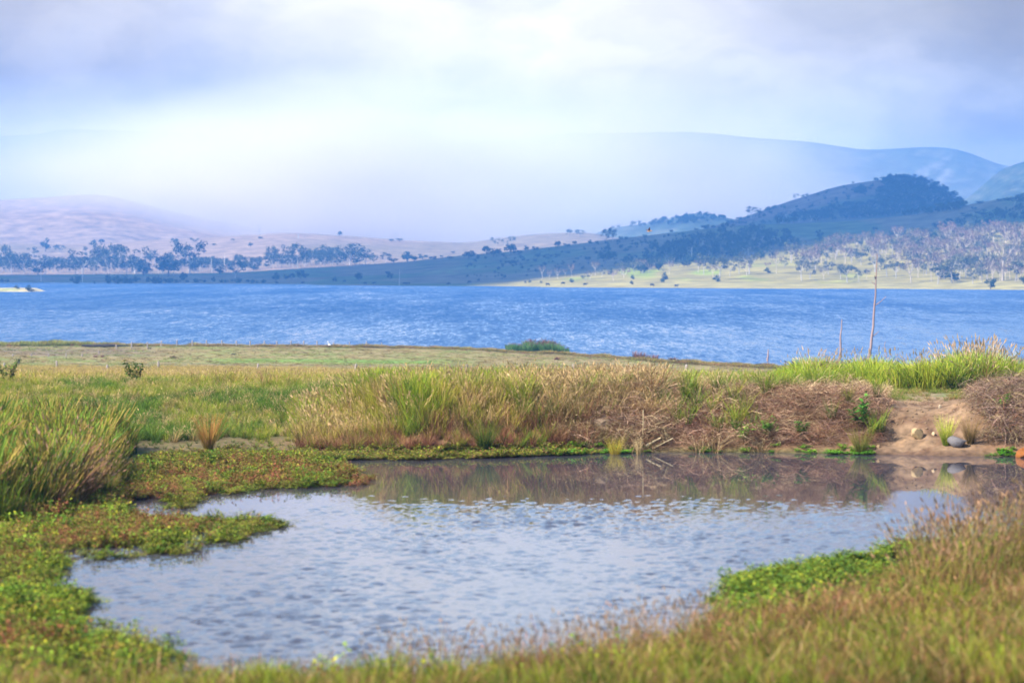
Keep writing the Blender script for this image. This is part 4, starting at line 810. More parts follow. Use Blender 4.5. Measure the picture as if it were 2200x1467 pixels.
T('right_wood', 'bare', [(1957, 608, 50, 36), (2001, 605, 62, 24), (2037, 540, 60, 34), (2075, 547, 50, 30), (2095, 555, 55, 24), (2118, 545, 56, 30), (2180, 552, 66, 40), (2160, 530, 50, 34), (2135, 520, 44, 36), (1890, 582, 60, 26), (1795, 560, 36, 26), (1815, 545, 34, 24), (1840, 540, 36, 24), (1870, 545, 40, 26), (1895, 545, 40, 24), (1925, 550, 38, 26), (1950, 550, 36, 24), (1975, 545, 36, 26), (2000, 548, 38, 26), (2012, 560, 40, 28), (2120, 600, 46, 30), (2060, 560, 40, 30), (2200, 540, 60, 40), (1785, 545, 30, 22), (1770, 600, 26, 16), (1862, 600, 20, 14)])
T('right_wood', 'shrub', [(2128, 621, 22, 22), (2198, 611, 18, 14), (1862, 588, 8, 12), (1790, 574, 8, 10), (2022, 600, 16, 24), (2050, 605, 20, 26)])
T('right_wood', 'dead', [(2154, 603, 88, 46)])
T('island', 'shrub', [(37, 620, 8, 13), (60, 625, 15, 11), (69, 626, 7, 12)])
rs = random.Random(5)
for k in range(16):                                          # small bushes dotted over the shaded pasture slope
    px = rs.uniform(1120, 1500); T('slope', 'round', [(px, rs.uniform(np.interp(px, [1100, 1500], [556, 510]), np.interp(px, [1100, 1500], [590, 556])), rs.uniform(5, 9), rs.uniform(6, 11))])
PHRASE = {
 ('left_wood', 'gum'): ('hazy open gum tree', 'the woodland on the far left shore'), ('left_wood', 'round'): ('dense rounded tree', 'the woodland on the far left shore'),
 ('shore_shrub', 'shrub'): ('dark shrub', 'the row at the far left waterline'), ('shade_field', 'round'): ('lone round dark tree', 'the shaded meadow across the lake'),
 ('grove', 'gum'): ('blue hazy gum tree', 'the grove below the tan hills'), ('grove', 'round'): ('low dense dark tree', 'the grove below the tan hills'),
 ('tan_hill', 'round'): ('small round tree', 'the sunlit tan hills'), ('tan_hill', 'gum'): ('wispy open tree', 'the sunlit tan hills'),
 ('skyline', 'round'): ('dark tree', 'the skyline of the shaded hills'), ('skyline', 'gum'): ('open branched tree', 'the skyline of the shaded hills'),
 ('slope', 'round'): ('dark bush', 'the shaded blue hillside'), ('lit_shore', 'bare'): ('pale thin tree', 'the sunlit grassy far shore'),
 ('lit_shore', 'olive'): ('grey green gum', 'the sunlit grassy far shore'), ('lit_shore', 'shrub'): ('small shrub', 'the sunlit grassy far shore'),
 ('right_wood', 'olive'): ('leafy grey gum', 'the sunlit wood at the far right'), ('right_wood', 'bare'): ('pale bare limbed tree', 'the sunlit wood at the far right'),
 ('right_wood', 'shrub'): ('low shrub', 'the sunlit wood at the far right'), ('island', 'shrub'): ('shrub', 'the small straw coloured island')}
SPECIAL = {('right_wood', 'dead'): 'big white dead tree with broken limbs above the right shore', ('lit_shore', 'yellow'): 'bright yellow flowering tree on the sunlit far shore'}
GROUP = dict(left_wood='trees of the left woodland', shore_shrub='shrubs along the left waterline', shade_field='round trees on the shaded meadow', grove='trees of the grove', tan_hill='trees on the tan hills', skyline='trees on the skyline', slope='bushes on the shaded hillside', lit_shore='trees on the sunlit shore', right_wood='trees of the sunlit right wood', island='shrubs on the island')
byk = {}
for t in TREES: byk.setdefault((t['zone'], t['kind']), []).append(t)
cnt = 0
for key, L_ in byk.items():
    L_.sort(key=lambda t: t['px'])
    for i, t in enumerate(L_):
        p = drop(t['px'], t['py']); D = p.y; hh = t['h'] * D / F * {'right_wood': 1.15, 'left_wood': 1.1, 'lit_shore': 1.1}.get(key[0], 1.0); ww = t['w'] * D / F; vs = KINDS[t['kind']]; tm, cm = vs[(cnt * 7 + i) % len(vs)]; cnt += 1
        lab = SPECIAL.get(key) or '%s %s from the left in %s' % (nth(i + 1), PHRASE[key][0], PHRASE[key][1])
        if key[0] in ('tan_hill', 'skyline', 'slope', 'shade_field', 'lit_shore', 'island'): lab = lab.replace(' in the', ' on the')
        r = empty(NAMES[t['kind']], p - Vector((0, 0, .15)), lab, 'shrub' if t['kind'] == 'shrub' else 'tree', GROUP[key[0]] if len(L_) > 1 else None, rs.uniform(0, 6.28))
        k = 1.28; r.scale = (ww * k, ww * k, hh)
        link('trunk', tm, r); link('crown', cm, r)

def poles():                                                  # thin dead trunks standing among the far trees
    rows = [(455, 586, 30, 3), (482, 585, 40, 4), (88, 605, 32, 3), (177, 605, 42, 3), (858, 613, 34, 3), (1486, 552, 22, 4)]
    where = ['behind the left shore woodland', 'with a leaning limb right of the left woodland', 'at the far left waterline', 'between two shrubs on the left shore', 'alone at the water edge below the shaded meadow', 'among bushes on the shaded hillside']
    for (px, py, h, w), wh in zip(rows, where):
        p = drop(px, py); s = p.y / F; t = np.linspace(0, 1, 5); lean = rs.uniform(-.06, .06)
        C = np.stack([lean * t * h * s, 0 * t, t * h * s], -1); tb = [(C, .5 * w * s * .5 * (1 - .6 * t)), (C[3] + np.stack([t * h * s * .09, 0 * t, t * h * s * .12], -1), .12 * w * s * (1 - .6 * t))]
        o = link('dead_tree', tubes_mesh('dead_tree', tb, M_bark, (.66, .58, .52), np.random.default_rng(px)), loc=p); tag(o, 'thin pale dead trunk ' + wh, 'dead tree')
poles()

def woods():
    def combined(kind, k):
        tm, cm = KINDS[kind][k]; me = bpy.data.meshes.new('wood_tree')
        import bmesh
        bm = bmesh.new(); bm.from_mesh(tm); n0 = len(bm.faces); bm.from_mesh(cm)
        bm.faces.ensure_lookup_table()
        for f in bm.faces[n0:]: f.material_index = 1
        bm.to_mesh(me); bm.free(); me.materials.append(M_bark); me.materials.append(M_leaf); return bpy.data.objects.new('wood_tree', me)
    def place(name, poly, n, hpx, asp, kinds, label, seed, dens=None, sink=.0):
        rng = np.random.default_rng(seed); P = []; Sc = []; lo = np.min(poly, 0); hi = np.max(poly, 0)
        while len(P) < n:
            px, py = rng.uniform(lo[0], hi[0]), rng.uniform(lo[1], hi[1])
            if not inpoly(np.array([px]), np.array([py]), poly)[0]: continue
            if dens is not None and rng.uniform() > dens(px, py): continue
            p = drop(px, py); s = p.y / F; h = rng.uniform(*hpx) * s; w = h * rng.uniform(*asp); P.append((p.x, p.y, p.z - sink * h)); Sc.append((w, w, h))
        scatter(name, np.array(P), np.array(Sc), rng.integers(0, len(kinds), n), [combined(*k) for k in kinds], label, 'wood', .03)
    rd = [('round', i) for i in range(5)]
    place('knoll_wood', [(1905, 386), (1990, 389), (2040, 418), (2078, 446), (2060, 452), (1990, 462), (1900, 466), (1800, 474), (1690, 482), (1662, 482), (1676, 468), (1745, 462), (1800, 446), (1880, 440), (1893, 400)], 620, (10, 18), (.9, 1.3), rd + [('gum', 1), ('gum', 3)],
          'dark dense wood covering the top and right flank of the knoll', 11, lambda px, py: 1.0 if px > 1890 else (.55 + .45 * (fbm(np.array([px / 14.]), np.array([py / 6.]), 3, 5)[0] > -.05)))
    place('knoll_copse', [(1835, 412), (1860, 404), (1862, 418), (1838, 420)], 16, (9, 13), (.8, 1.2), rd, 'small dark copse on the grassy face of the knoll', 13)
    place('hillside_wood', [(1330, 575), (1400, 545), (1480, 520), (1545, 500), (1600, 492), (1660, 500), (1700, 515), (1730, 540), (1640, 560), (1560, 572), (1450, 575), (1380, 590)], 330, (13, 24), (.7, 1.1), rd + [('gum', 0), ('gum', 2), ('gum', 4)],
          'dark blue wood on the shaded hillside behind the sunlit shore', 17, lambda px, py: .15 + .85 * (fbm(np.array([px / 26.]), np.array([py / 9.]), 3, 15)[0] > -.02))
    place('upper_wood', [(1740, 512), (1900, 520), (1960, 505), (2100, 470), (2230, 440), (2230, 470), (2100, 500), (1980, 525), (1880, 535), (1760, 540)], 110, (12, 22), (.7, 1.1), rd + [('gum', 0)], 'dark scattered trees above the sunlit right wood', 18)
    place('right_wood', [(1690, 560), (1780, 530), (1900, 528), (2000, 522), (2080, 520), (2230, 500), (2230, 606), (2080, 606), (2000, 600), (1900, 590), (1800, 580), (1720, 580)], 260, (26, 46), (.55, .8), [('bare', i) for i in range(6)] + [('olive', i) for i in range(3)],
          'pale sunlit gum wood filling the right shore slope', 19, lambda px, py: .35 + .65 * (px > 1960 or py < 560))
    place('left_far_wood', [(-40, 588), (60, 588), (300, 590), (470, 588), (560, 580), (560, 572), (300, 574), (-40, 572)], 230, (10, 32), (.7, 1.1), [('gum', i) for i in range(7)], 'faint hazy trees behind the left shore woodland', 23)
    place('grove_thicket', [(575, 577), (700, 575), (800, 566), (800, 558), (580, 566)], 90, (10, 34), (.7, 1.1), [('gum', i) for i in range(5)], 'faint blue undergrowth of the grove below the tan hills', 29)
    place('hillside_shrubs', [(1000, 556), (1260, 528), (1480, 502), (1560, 492), (1640, 552), (1400, 562), (1200, 588), (1000, 610)], 170, (3, 8), (.9, 1.6), [('shrub', i) for i in range(4)], 'tiny dark shrubs dotted over the shaded blue hillside', 37)
    place('knoll_shrubs', [(1560, 484), (1690, 440), (1800, 405), (1890, 392), (1880, 440), (1700, 478)], 90, (3, 8), (.9, 1.5), [('shrub', i) for i in range(4)], 'tiny dark shrubs on the grassy face of the knoll', 38)
    place('spur_wood', [(1300, 494), (1500, 462), (1560, 472), (1500, 482)], 70, (8, 14), (.7, 1.), rd, 'faint trees on the hazy spur behind the skyline', 31)
woods()

# ------------------------------------------------------------------ fences
def post_mesh(seed):
    rng = np.random.default_rng(seed); t = np.array([0, .3, .7, .96, 1.0]); C = np.stack([np.cumsum(rng.normal(0, .006, 5)), np.cumsum(rng.normal(0, .006, 5)), t], -1)
    V, Q = tube(C, np.array([.11, .105, .10, .095, .07]) * rng.uniform(.85, 1.15, 5), 7); return mesh_of('fence_post', np.concatenate([V, [C[-1]]]), [list(q) for q in Q.tolist()] + [[28 + i, 28 + (i + 1) % 7, 35] for i in range(7)], (M_wood,))
POSTS = [post_mesh(k) for k in range(4)]
DARKP = []
for me in POSTS:
    m2 = me.copy(); m2.materials.clear(); m2.materials.append(M_darkwood); DARKP.append(m2)
def fence(label, rows, wires=(.4, .75, 1.05), real=1.2, dark=(), rust=False, wlast=None):
    """rows: (px, py of the top, depth); each post stands where the ground is and reaches up to its photographed top"""
    pts_ = []; root = None
    for i, (px, top, D) in enumerate(rows):
        g = on_ground(px, D); zt = at(px, top, D).z; h = max(zt - g.z, .35)
        if root is None: root = empty('wire_fence', g, label, 'fence')
        o = link('fence_post', (DARKP if i in dark else POSTS)[i % 4], root); o.location = g - Vector((0, 0, .3)) - root.location
        if rust: o.data = RUSTP
        o.scale = (1, 1, h + .3); o.rotation_euler = (rs.uniform(-.05, .05), rs.uniform(-.05, .05), rs.uniform(0, 6)); pts_.append((g, h))
    for f in wires:
        V = []; Fq = []; off = 0
        for (g0, h0), (g1, h1) in list(zip(pts_, pts_[1:]))[:wlast]:
            a = g0 + Vector((0, 0, h0 * f / 1.2)); b = g1 + Vector((0, 0, h1 * f / 1.2)); t = np.linspace(0, 1, 5)[:, None]
            C = np.array(a)[None] * (1 - t) + np.array(b)[None] * t; C[:, 2] -= (4 * t[:, 0] * (1 - t[:, 0])) * .05
            v, q = tube(C, np.full(5, .007), 3); V.append(v); Fq.append(q + off); off += len(v)
        w = link('wire', mesh_of('wire', np.concatenate(V), np.concatenate(Fq), (M_wire,)), root); w.location = -root.location
    return root
def star():
    V, Q = tube(np.array([[0, 0, 0], [0, 0, .5], [0, 0, 1.]]), np.array([.03, .03, .03]), 4); return mesh_of('fence_post', V, Q, (M_rust,))
RUSTP = star()
LF = [283, 316, 346, 380, 413, 444, 476, 508, 537, 568, 595, 625, 652, 681, 717, 751, 787, 820, 853, 887, 919, 950, 980, 1010, 1038]
LT = [735, 735, 732, 731, 731, 731, 731, 732, 732, 732.5, 732.5, 732.5, 732, 732, 735, 735, 733, 736, 737, 737, 737, 736.5, 736, 736.5, 735]
LD = list(np.interp(LF, [283, 380, 681, 760, 1038], [408, 425, 429, 440, 452]))
fence('old pale timber post fence along the lake edge running into the water', list(zip(LF, LT, LD)), dark=(18, 19, 20, 21, 22, 23, 24), wlast=14)
fence('row of short pale posts across the grazed paddock at the left', [(27, 762, 352), (67, 762, 352), (104, 762, 353), (141, 760, 354), (176, 761, 354), (212, 753, 372), (250, 740, 400)], wires=(1.0,))
fence('pale timber post and wire fence through the dry field grass', [(-40, 780, 262), (9, 779, 262), (121, 775, 265), (230, 784, 238), (340, 776, 258), (553, 781, 246), (763, 782, 236), (1001, 782, 232), (1232, 781, 226), (1473, 783, 200)], wires=(.7, 1.05))
fence('rusty steel picket fence with sagging wires in the left grass', [(-60, 788, 140), (28, 788, 138), (165, 810, 120), (300, 824, 112)], wires=(.45, .75, 1.05), rust=True)

# ------------------------------------------------------------------ drowned trunks, reeds, log, bushes, tussocks, stones
TRUNK = {}
def trunk_thing(px, D, top, lean, r0, label, knots):
    base = Vector(((px - 1100) / F * D, D, -1.0)); zt = at(px, top, D).z; h = zt - base.z; t = np.linspace(0, 1, 12); rng = np.random.default_rng(px)
    wob = np.cumsum(rng.normal(0, .06, 12)); wob -= wob[0] + t * (wob[-1] - wob[0])
    C = np.stack([lean * t + wob, 0 * t, h * t], -1); tb = [(C, r0 * (1 - .76 * t))]; TRUNK[px] = (base, C, r0 * (1 - .76 * t))
    for f, a, l in knots:
        i = int(f * 11); q = np.linspace(0, 1, 4); tb.append((C[i] + np.stack([a * l * q, 0 * q, l * .8 * q ** 1.3], -1), r0 * .35 * (1 - .6 * q)))
    return tag(link('drowned_tree', tubes_mesh('drowned_tree', tb, M_bark, (.34, .23, .20), rng, 8), loc=base), label, 'dead tree')
trunk_thing(1866, 366, 545, 1.1, .20, 'tallest bare drowned trunk rising out of the lake at right', [(.55, 1, 1.5), (.75, -1, .55), (.33, 1, .9)])
trunk_thing(1807, 366, 686, .1, .20, 'medium bare drowned trunk left of the tallest one', [])
trunk_thing(1650, 362, 750, .05, .20, 'short reddish drowned stump left of the two tall trunks', [])
trunk_thing(1903, 380, 733, .0, .10, 'thin low stick in the water right of the tall trunk', [])
trunk_thing(2093, 382, 744, -.1, .14, 'small dark stick in the water at the far right', [])

def plant(name, data, mat, loc, label, cat, group=None, sc=1.0):
    o = link(name, mesh_of(name, data[0], data[1], (mat,), data[2]), loc=loc); o.scale = (sc,) * 3 if not hasattr(sc, '__len__') else sc; return tag(o, label, cat, group)
def reeds():
    P = []
    s = [src('reed', blades(40, .35, P_((1, ((.04, .10, .03), (.09, .20, .06)))), 301 + k, (.7, 1), .03, .1, .2, 8, (.22, .10, .10), .16), M_grass) for k in range(2)]
    px = 1155 + 55 * np.clip(RNG.normal(0, .55, 230), -1.15, 1.15); u = (px - 1100) / 110; D = np.interp(px, [1100, 1210], [405, 401]) + RNG.uniform(-5, 4, 230); x = (px - 1100) / F * D
    h = 1.35 * (.75 + .25 * np.sin(np.pi * np.clip(u, 0, 1)) ** .4) * RNG.uniform(.5, 1.1, 230) * (1 + .35 * vnoise(px / 9., px * 0, 7))
    scatter('reed_bed', np.stack([x, D, np.maximum(ground_z(x, D), -.1)], -1), h, RNG.integers(0, 2, 230), s, 'dense dark green reed bed standing in the lake edge', 'reeds')
reeds()
for i, (px, D, h, w, lab) in enumerate([(1368, 371, .95, .9, 'widest dark brown reed stub clump at the lake point'), (1382, 371, .85, .5, 'second dark reed stub clump right of the lake point'), (1393, 370, .65, .4, 'third small dark reed stub standing in the lake'), (1408, 368, .7, .6, 'fourth dark reed stub clump standing alone in the lake'), (1445, 366, .45, .9, 'low reddish reed stubs farthest out in the lake')]):
    g = on_ground(px, D); g.z = max(g.z, -.1) - .05; plant('reed_stub', blades(90, .3, P_((2, ((.10, .055, .05), (.20, .10, .085))), (1, BR)), 320 + i, (.5, 1), .03, .15, .25), M_dry, g, lab, 'reeds', 'dark reed stubs at the lake point', (w * 1.6, w * 1.6, h * 1.25))
for i, (px, py, h, w, lab) in enumerate([(372, 770, 9, 12, 'small red brown bush in the left paddock'), (1197, 773, 9, 11, 'small red brown bush below the reed bed'), (220, 768, 8, 7, 'small dark bush beside a short paddock post'), (205, 768, 7, 8, 'low dark bush left of the short paddock post')]):
    p = drop(px, py); s = p.y / F; plant('small_bush', bramble(160, P_((2, ((.12, .055, .04), (.22, .11, .07)))), 330 + i, .9, .05), M_dry, p, lab, 'bush', 'small bushes in the paddock', (w * s, w * s, h * s))
def log():
    p0 = on_ground(175, 414); p1 = on_ground(268, 412); L_ = (p1 - p0).length; t = np.linspace(0, 1, 9); rng = np.random.default_rng(8)
    C = np.stack([t * L_, .15 * np.sin(t * 7), .22 + .16 * np.exp(-((t - .05) / .08) ** 2) + .10 * np.exp(-((t - .5) / .2) ** 2) + .04 * rng.normal(0, 1, 9)], -1)
    r = np.array([.10, .20, .22, .2, .26, .24, .14, .10, .06])
    tb = [(C, r), (C[1] + np.stack([-.5 * t[:5] * 1.6, .1 * t[:5], .25 * t[:5]], -1), .09 * (1 - t[:5])), (C[4] + np.stack([.9 * t[:5], -.2 * t[:5], .35 * t[:5] + .12], -1), .12 * (1 - t[:5])), (C[5] + np.stack([.9 * t[:5], .1 * t[:5], .3 * t[:5]], -1), .10 * (1 - t[:5]))]
    o = link('driftwood_log', tubes_mesh('driftwood_log', tb, M_darkwood, (.1, .1, .1), rng, 8), loc=p0); tag(o, 'long dark driftwood log lying on the shore at left', 'log')
    for px, py, w, lab in ((503, 763, 12, 'small dark branch lying in the grey paddock'), (322, 750, 9, 'grey root lump at the foot of a lake fence post')):
        p = drop(px, py); s = p.y / F * w; C = np.stack([t * s - .5 * s, 0 * t, .08 + .10 * np.sin(t * 6) ** 2], -1)
        tag(link('branch', tubes_mesh('branch', [(C, .09 * (1 - .6 * t)), (C[4] + np.stack([.2 * t[:5], .1 * t[:5], .35 * t[:5]], -1), .05 * (1 - t[:5]))], M_darkwood, (.1, .1, .1), rng, 6), loc=p), lab, 'branch')
log()
def rush(n, rad, top, seed, pal, w=.006):
    return blades(n, rad, pal, seed, (.55, 1), w, top, .12, 0, lv=(0, .4, .75, 1))
RUSHES = [(447, 968, 78, .20, P_((2, ((.14, .13, .03), (.34, .17, .04))), (1, ((.12, .14, .03), (.30, .22, .04)))), 'orange tipped rush tussock at the left end of the pond'),
          (2033, 966, 64, .17, P_((3, ((.12, .19, .02), (.40, .42, .05))), (1, ((.10, .17, .02), (.28, .38, .04)))), 'bright yellow green rush tussock beside the grey rock'),
          (2086, 962, 62, .20, P_((2, ((.20, .14, .05), (.33, .19, .09))), (1, OL)), 'brown rush tussock right of the bright green one'),
          (1850, 968, 60, .20, P_((2, ((.10, .11, .02), (.24, .20, .04))), (1, ((.10, .12, .02), (.20, .22, .03)))), 'olive rush tussock at the left side of the bare earth'),
          (1042, 970, 66, .24, P_((2, ((.08, .11, .015), (.22, .25, .025))), (1, DG)), 'dark olive bushy tussock below the far bank grass'),
          (1322, 966, 50, .18, P_((2, ((.20, .16, .02), (.40, .33, .04)))), 'yellow rush tussock beside the brown boulder'),
          (1372, 966, 50, .12, P_((2, PS), (1, ST)), 'pale straw tussock at the water under the thicket')]
for i, (px, py, h, sp, pal, lab) in enumerate(RUSHES):
    p = at(px, py, pond_pt(px, 978)[1] + .35); g = on_ground(px, p.y); s = p.y / F
    plant('rush_tussock', rush(230, .10, .42 if i != 6 else .2, 400 + i, pal), M_grass, g - Vector((0, 0, .03)), lab, 'tussock', 'rush tussocks along the far bank', (h * s * sp * 5.2, h * s * sp * 5.2, h * s * 1.12))
for i, (px, D, h, lab) in enumerate([(287, 99, .95, 'tall green weed standing above the left meadow'), (15, 100, .85, 'dark drooping weed at the left edge of the meadow'), (38, 300, .9, 'dark green thistle at the left edge of the paddock')]):
    plant('tall_weed', leafy(22, P_((2, DG), (1, OL), (1, GG)), 420 + i, (.6, 1), .22, .14, 16, .2), M_leaf, on_ground(px, D), lab, 'weed', None, h)
for i, (px, dpt, h, lab) in enumerate([(1842, 2.0, .75, 'leafy green weed on the bank above the olive tussock'), (1595, 1.7, .34, 'small green weed growing in the brown thicket'), (1651, 2.1, .38, 'green weed in the thicket left of the leafy one'), (2152, 2.0, .25, 'small green weed in the right hand grey thicket'), (1720, 1.9, .3, 'low green weed under the crest of the thicket')]):
    D = pond_pt(px, 976)[1] + dpt * .55; g = on_ground(px, D)
    plant('bank_weed', leafy(14, P_((2, ((.07, .15, .02), (.14, .30, .03))), (1, GG)), 430 + i, (.5, 1), .16, .17, 12, .35), M_leaf, g + Vector((0, -.1, .12)), lab, 'weed', 'green weeds on the far bank', h + .25)

def rock(name, px, py, w, h, c, seed, label, D=None, sink=.3, jag=.22, mat=None):
    import bmesh
    bm = bmesh.new(); bmesh.ops.create_icosphere(bm, subdivisions=3, radius=1); rng = np.random.default_rng(seed); dirs = rng.normal(0, 1, (9, 3)); dirs /= np.linalg.norm(dirs, axis=1)[:, None]; cut = rng.uniform(.5, .85, 9)
    V = np.array([v.co[:] for v in bm.verts])
    for d, k in zip(dirs, cut): m = V @ d; V -= np.where(m > k, m - k, 0)[:, None] * d * .97
    V += .04 * jag / .22 * np.stack([vnoise(V[:, 0] * 3 + i * 9, V[:, 1] * 3 + V[:, 2] * 2, seed + i) for i in range(3)], -1)
    for v, c_ in zip(bm.verts, V): v.co = c_
    me = bpy.data.meshes.new(name); bm.to_mesh(me); bm.free(); me.materials.append(mat_plain(name + '_stone', c, .85, .35, 4, .5))
    D = D or pond_pt(px, py)[1] + .25; x = (px - 1100) / F * D; g = float(ground_z(np.array([x]), np.array([D]))[0]); s = D / F
    o = link(name, me); o.location = (x, D, max(g, POND - .02) + h * s * (.5 - sink)); o.scale = (w * s * .55, w * s * .45, h * s * .62); o.rotation_euler = (0, 0, rng.uniform(-.4, .4))
    return tag(o, label, 'rock')
rock('rock', 2055, 978, 44, 26, (.13, .12, .125), 1, 'smooth grey rock half in the pond water', sink=.2)
rock('rock', 2200, 984, 34, 28, (.24, .085, .02), 2, 'rounded orange rock at the right edge of the pond', sink=.2)
rock('rock', 1294, 974, 52, 40, (.19, .135, .09), 3, 'brown boulder half buried below the straw grass', D=pond_pt(1294, 973)[1] + .9, sink=.1)
rock('rock', 1971, 950, 26, 26, (.36, .26, .14), 4, 'pale square stone on the bare earth slope', D=pond_pt(1971, 977)[1] + .85, sink=.1, jag=.1)
rock('rock', 2006, 945, 8, 10, (.42, .31, .19), 5, 'small pale stone right of the square stone', D=pond_pt(2000, 977)[1] + 1.0)
rock('rock', 1888, 962, 9, 8, (.30, .2, .11), 6, 'small pale stone low on the left of the bare earth', D=pond_pt(1888, 977)[1] + .5)
rock('rock', 2020, 905, 6, 10, (.40, .33, .24), 7, 'tiny whitish stone above the bright green tussock', D=pond_pt(2020, 977)[1] + 2.3)
def pebbles():
    import bmesh
    bm = bmesh.new(); rng = np.random.default_rng(77)
    for k in range(240):
        px = rng.uniform(1870, 2110); D = 71.4 + 3.4 * rng.uniform() ** 1.3; x = (px - 1100) / F * D
        z, d, *_ = ground_z(np.array([x]), np.array([D]), True)
        if d[0] < .12: continue
        b2 = bmesh.ops.create_icosphere(bm, subdivisions=1, radius=rng.uniform(.010, .035))
        sc = rng.uniform(.6, 1.4, 3); 
        for v in b2['verts']: v.co = Vector((v.co.x * sc[0] + x, v.co.y * sc[1] + D, v.co.z * sc[2] * .7 + z[0] + .005))
    me = bpy.data.meshes.new('pebbles'); bm.to_mesh(me); bm.free(); me.materials.append(mat_plain('pebble_stone', (.22, .15, .09), .9, .45, 5, .3))
    tag(link('pebbles', me), 'loose ochre pebbles and clods on the bare earth slope', 'pebbles', kind='stuff')
pebbles()
def sticks():
    rows = [((1388, 957), (1420, 940), .028, 'pale broken stick sloping up from the waterline'), ((1405, 962), (1446, 941), .016, 'thinner pale stick right of the broken one'), ((1382, 880), (1381, 945), .010, 'thin upright pale stem in the brown thicket')]
    for i, (a, b, r, lab) in enumerate(rows):
        D = pond_pt(1400, 973)[1] + .3; p = at(*a, D); q = at(*b, D + .1); t = np.linspace(0, 1, 5)[:, None]; C = (np.array(q) - np.array(p)) * t
        tag(link('stick', tubes_mesh('stick', [(C, r * (1 - .4 * t[:, 0]))], M_bark, (.62, .50, .30), np.random.default_rng(i), 6), loc=p), lab, 'stick')
    p = on_ground(95, 56.5) + Vector((0, 0, .12)); rng = np.random.default_rng(5); tb = []
    for k in range(7):
        a = rng.uniform(-.6, .9); l = rng.uniform(.4, 1.0); t = np.linspace(0, 1, 5); tb.append((np.stack([l * np.cos(a) * t, -.2 * t + rng.normal(0, .02, 5), .1 * rng.normal() * t + l * np.sin(a) * .5 * t + .12], -1), .012 * (1 - .6 * t)))
    tag(link('fallen_twigs', tubes_mesh('fallen_twigs', tb, M_bark, (.45, .36, .33), rng, 5), loc=p), 'bundle of bare grey twigs at the foot of the left clump', 'twigs')
sticks()

# ------------------------------------------------------------------ animals
def loft(rings, sides=8):
    """rings: (centre, radius across, radius up) along a body"""
    V = []; Fc = []; a = np.arange(sides) * 2 * np.pi / sides; C = np.array([r[0] for r in rings], float); d = np.gradient(C, axis=0)
    for (c, rw, rh), dd in zip(rings, d):
        dd = dd / (np.linalg.norm(dd) + 1e-9); s = np.cross(dd, [0, 0, 1.]) if abs(dd[2]) < .95 else np.array([0, 1., 0]); s /= np.linalg.norm(s); u = np.cross(s, dd)
        V += [np.array(c) + s * rw * math.cos(k) + u * rh * math.sin(k) for k in a]
    n = len(rings)
    for i in range(n - 1): Fc += [[i * sides + k, i * sides + (k + 1) % sides, (i + 1) * sides + (k + 1) % sides, (i + 1) * sides + k] for k in range(sides)]
    Fc.append(list(range(sides))[::-1]); Fc.append([(n - 1) * sides + k for k in range(sides)]); return V, Fc
def merge(*ps):
    V, Fc, C, o = [], [], [], 0
    for (v, f), c in ps: V += [tuple(x) for x in v]; Fc += [[k + o for k in q] for q in f]; C += [c] * len(v); o += len(v)
    return V, Fc, C
def remesh(o, vox):
    m = o.modifiers.new('join', 'REMESH'); m.mode = 'VOXEL'; m.voxel_size = vox; m.use_smooth_shade = True
def cow_mesh(graze):
    body = loft([((-.82, 0, 1.02), .12, .16), ((-.72, 0, 1.02), .26, .30), ((-.35, 0, .98), .30, .36), ((.1, 0, .96), .31, .38), ((.5, 0, 1.0), .27, .36), ((.72, 0, 1.05), .17, .27)])
    if graze: neck = loft([((.6, 0, 1.08), .15, .22), ((.85, 0, .80), .12, .17), ((1.02, 0, .45), .10, .13)]); head = loft([((.98, 0, .55), .09, .09), ((1.06, 0, .36), .12, .12), ((1.16, 0, .16), .08, .08), ((1.20, 0, .08), .06, .06)])
    else: neck = loft([((.6, 0, 1.08), .15, .22), ((.9, 0, 1.22), .11, .16), ((1.05, 0, 1.32), .10, .12)]); head = loft([((1.0, 0, 1.36), .09, .10), ((1.12, 0, 1.32), .12, .12), ((1.34, 0, 1.20), .08, .08), ((1.42, 0, 1.15), .06, .06)])
    parts = [(body, 0), (neck, 0), (head, 0)]
    for x, yy, hind in ((.52, .16, 0), (.48, -.16, 0), (-.62, .17, 1), (-.58, -.17, 1)):
        parts.append((loft([((x, yy, .95), .12, .14), ((x + (.06 if hind else 0), yy, .62), .08, .09), ((x - (.06 if hind else -.01), yy, .36), .05, .055), ((x, yy, .08), .045, .05), ((x + .02, yy, 0), .06, .07)], 6), 0))
    parts.append((loft([((-.82, 0, 1.15), .03, .03), ((-.90, 0, .85), .02, .02), ((-.90, 0, .5), .04, .04)], 5), 0)); hx = 1.02 if graze else 1.06; hz = .5 if graze else 1.38
    for s in (-1, 1): parts.append((loft([((hx, s * .08, hz), .03, .04), ((hx - .02, s * .22, hz + .02), .05, .02), ((hx - .03, s * .28, hz), .01, .01)], 5), 0))
    V, Fc, C = merge(*parts); return V, Fc
COWS = [(595, 611, 0, 'brown'), (650, 611, 0, 'brown'), (740, 607, 1, 'dark'), (784, 612, 1, 'brown'), (803, 612, 0, 'brown'), (869, 612.5, 1, 'brown'), (877, 612.5, 0, 'dark'), (964, 613, 1, 'dark'), (1009, 609, 1, 'brown'), (1176, 614.5, 1, 'red brown'), (1210, 612, 1, 'red brown'), (1257, 614.5, 0, 'red brown'), (1401, 616, 1, 'dark'), (1453, 618, 0, 'dark')]
cm = {}
for c in ((.16, .07, .05), (.05, .035, .03), (.28, .10, .055)):
    for g in (0, 1): V, Fc = cow_mesh(g); cm[(c, g)] = mesh_of('cow', V, Fc, (M_hide,), np.tile(c, (len(V), 1)), smooth=True)
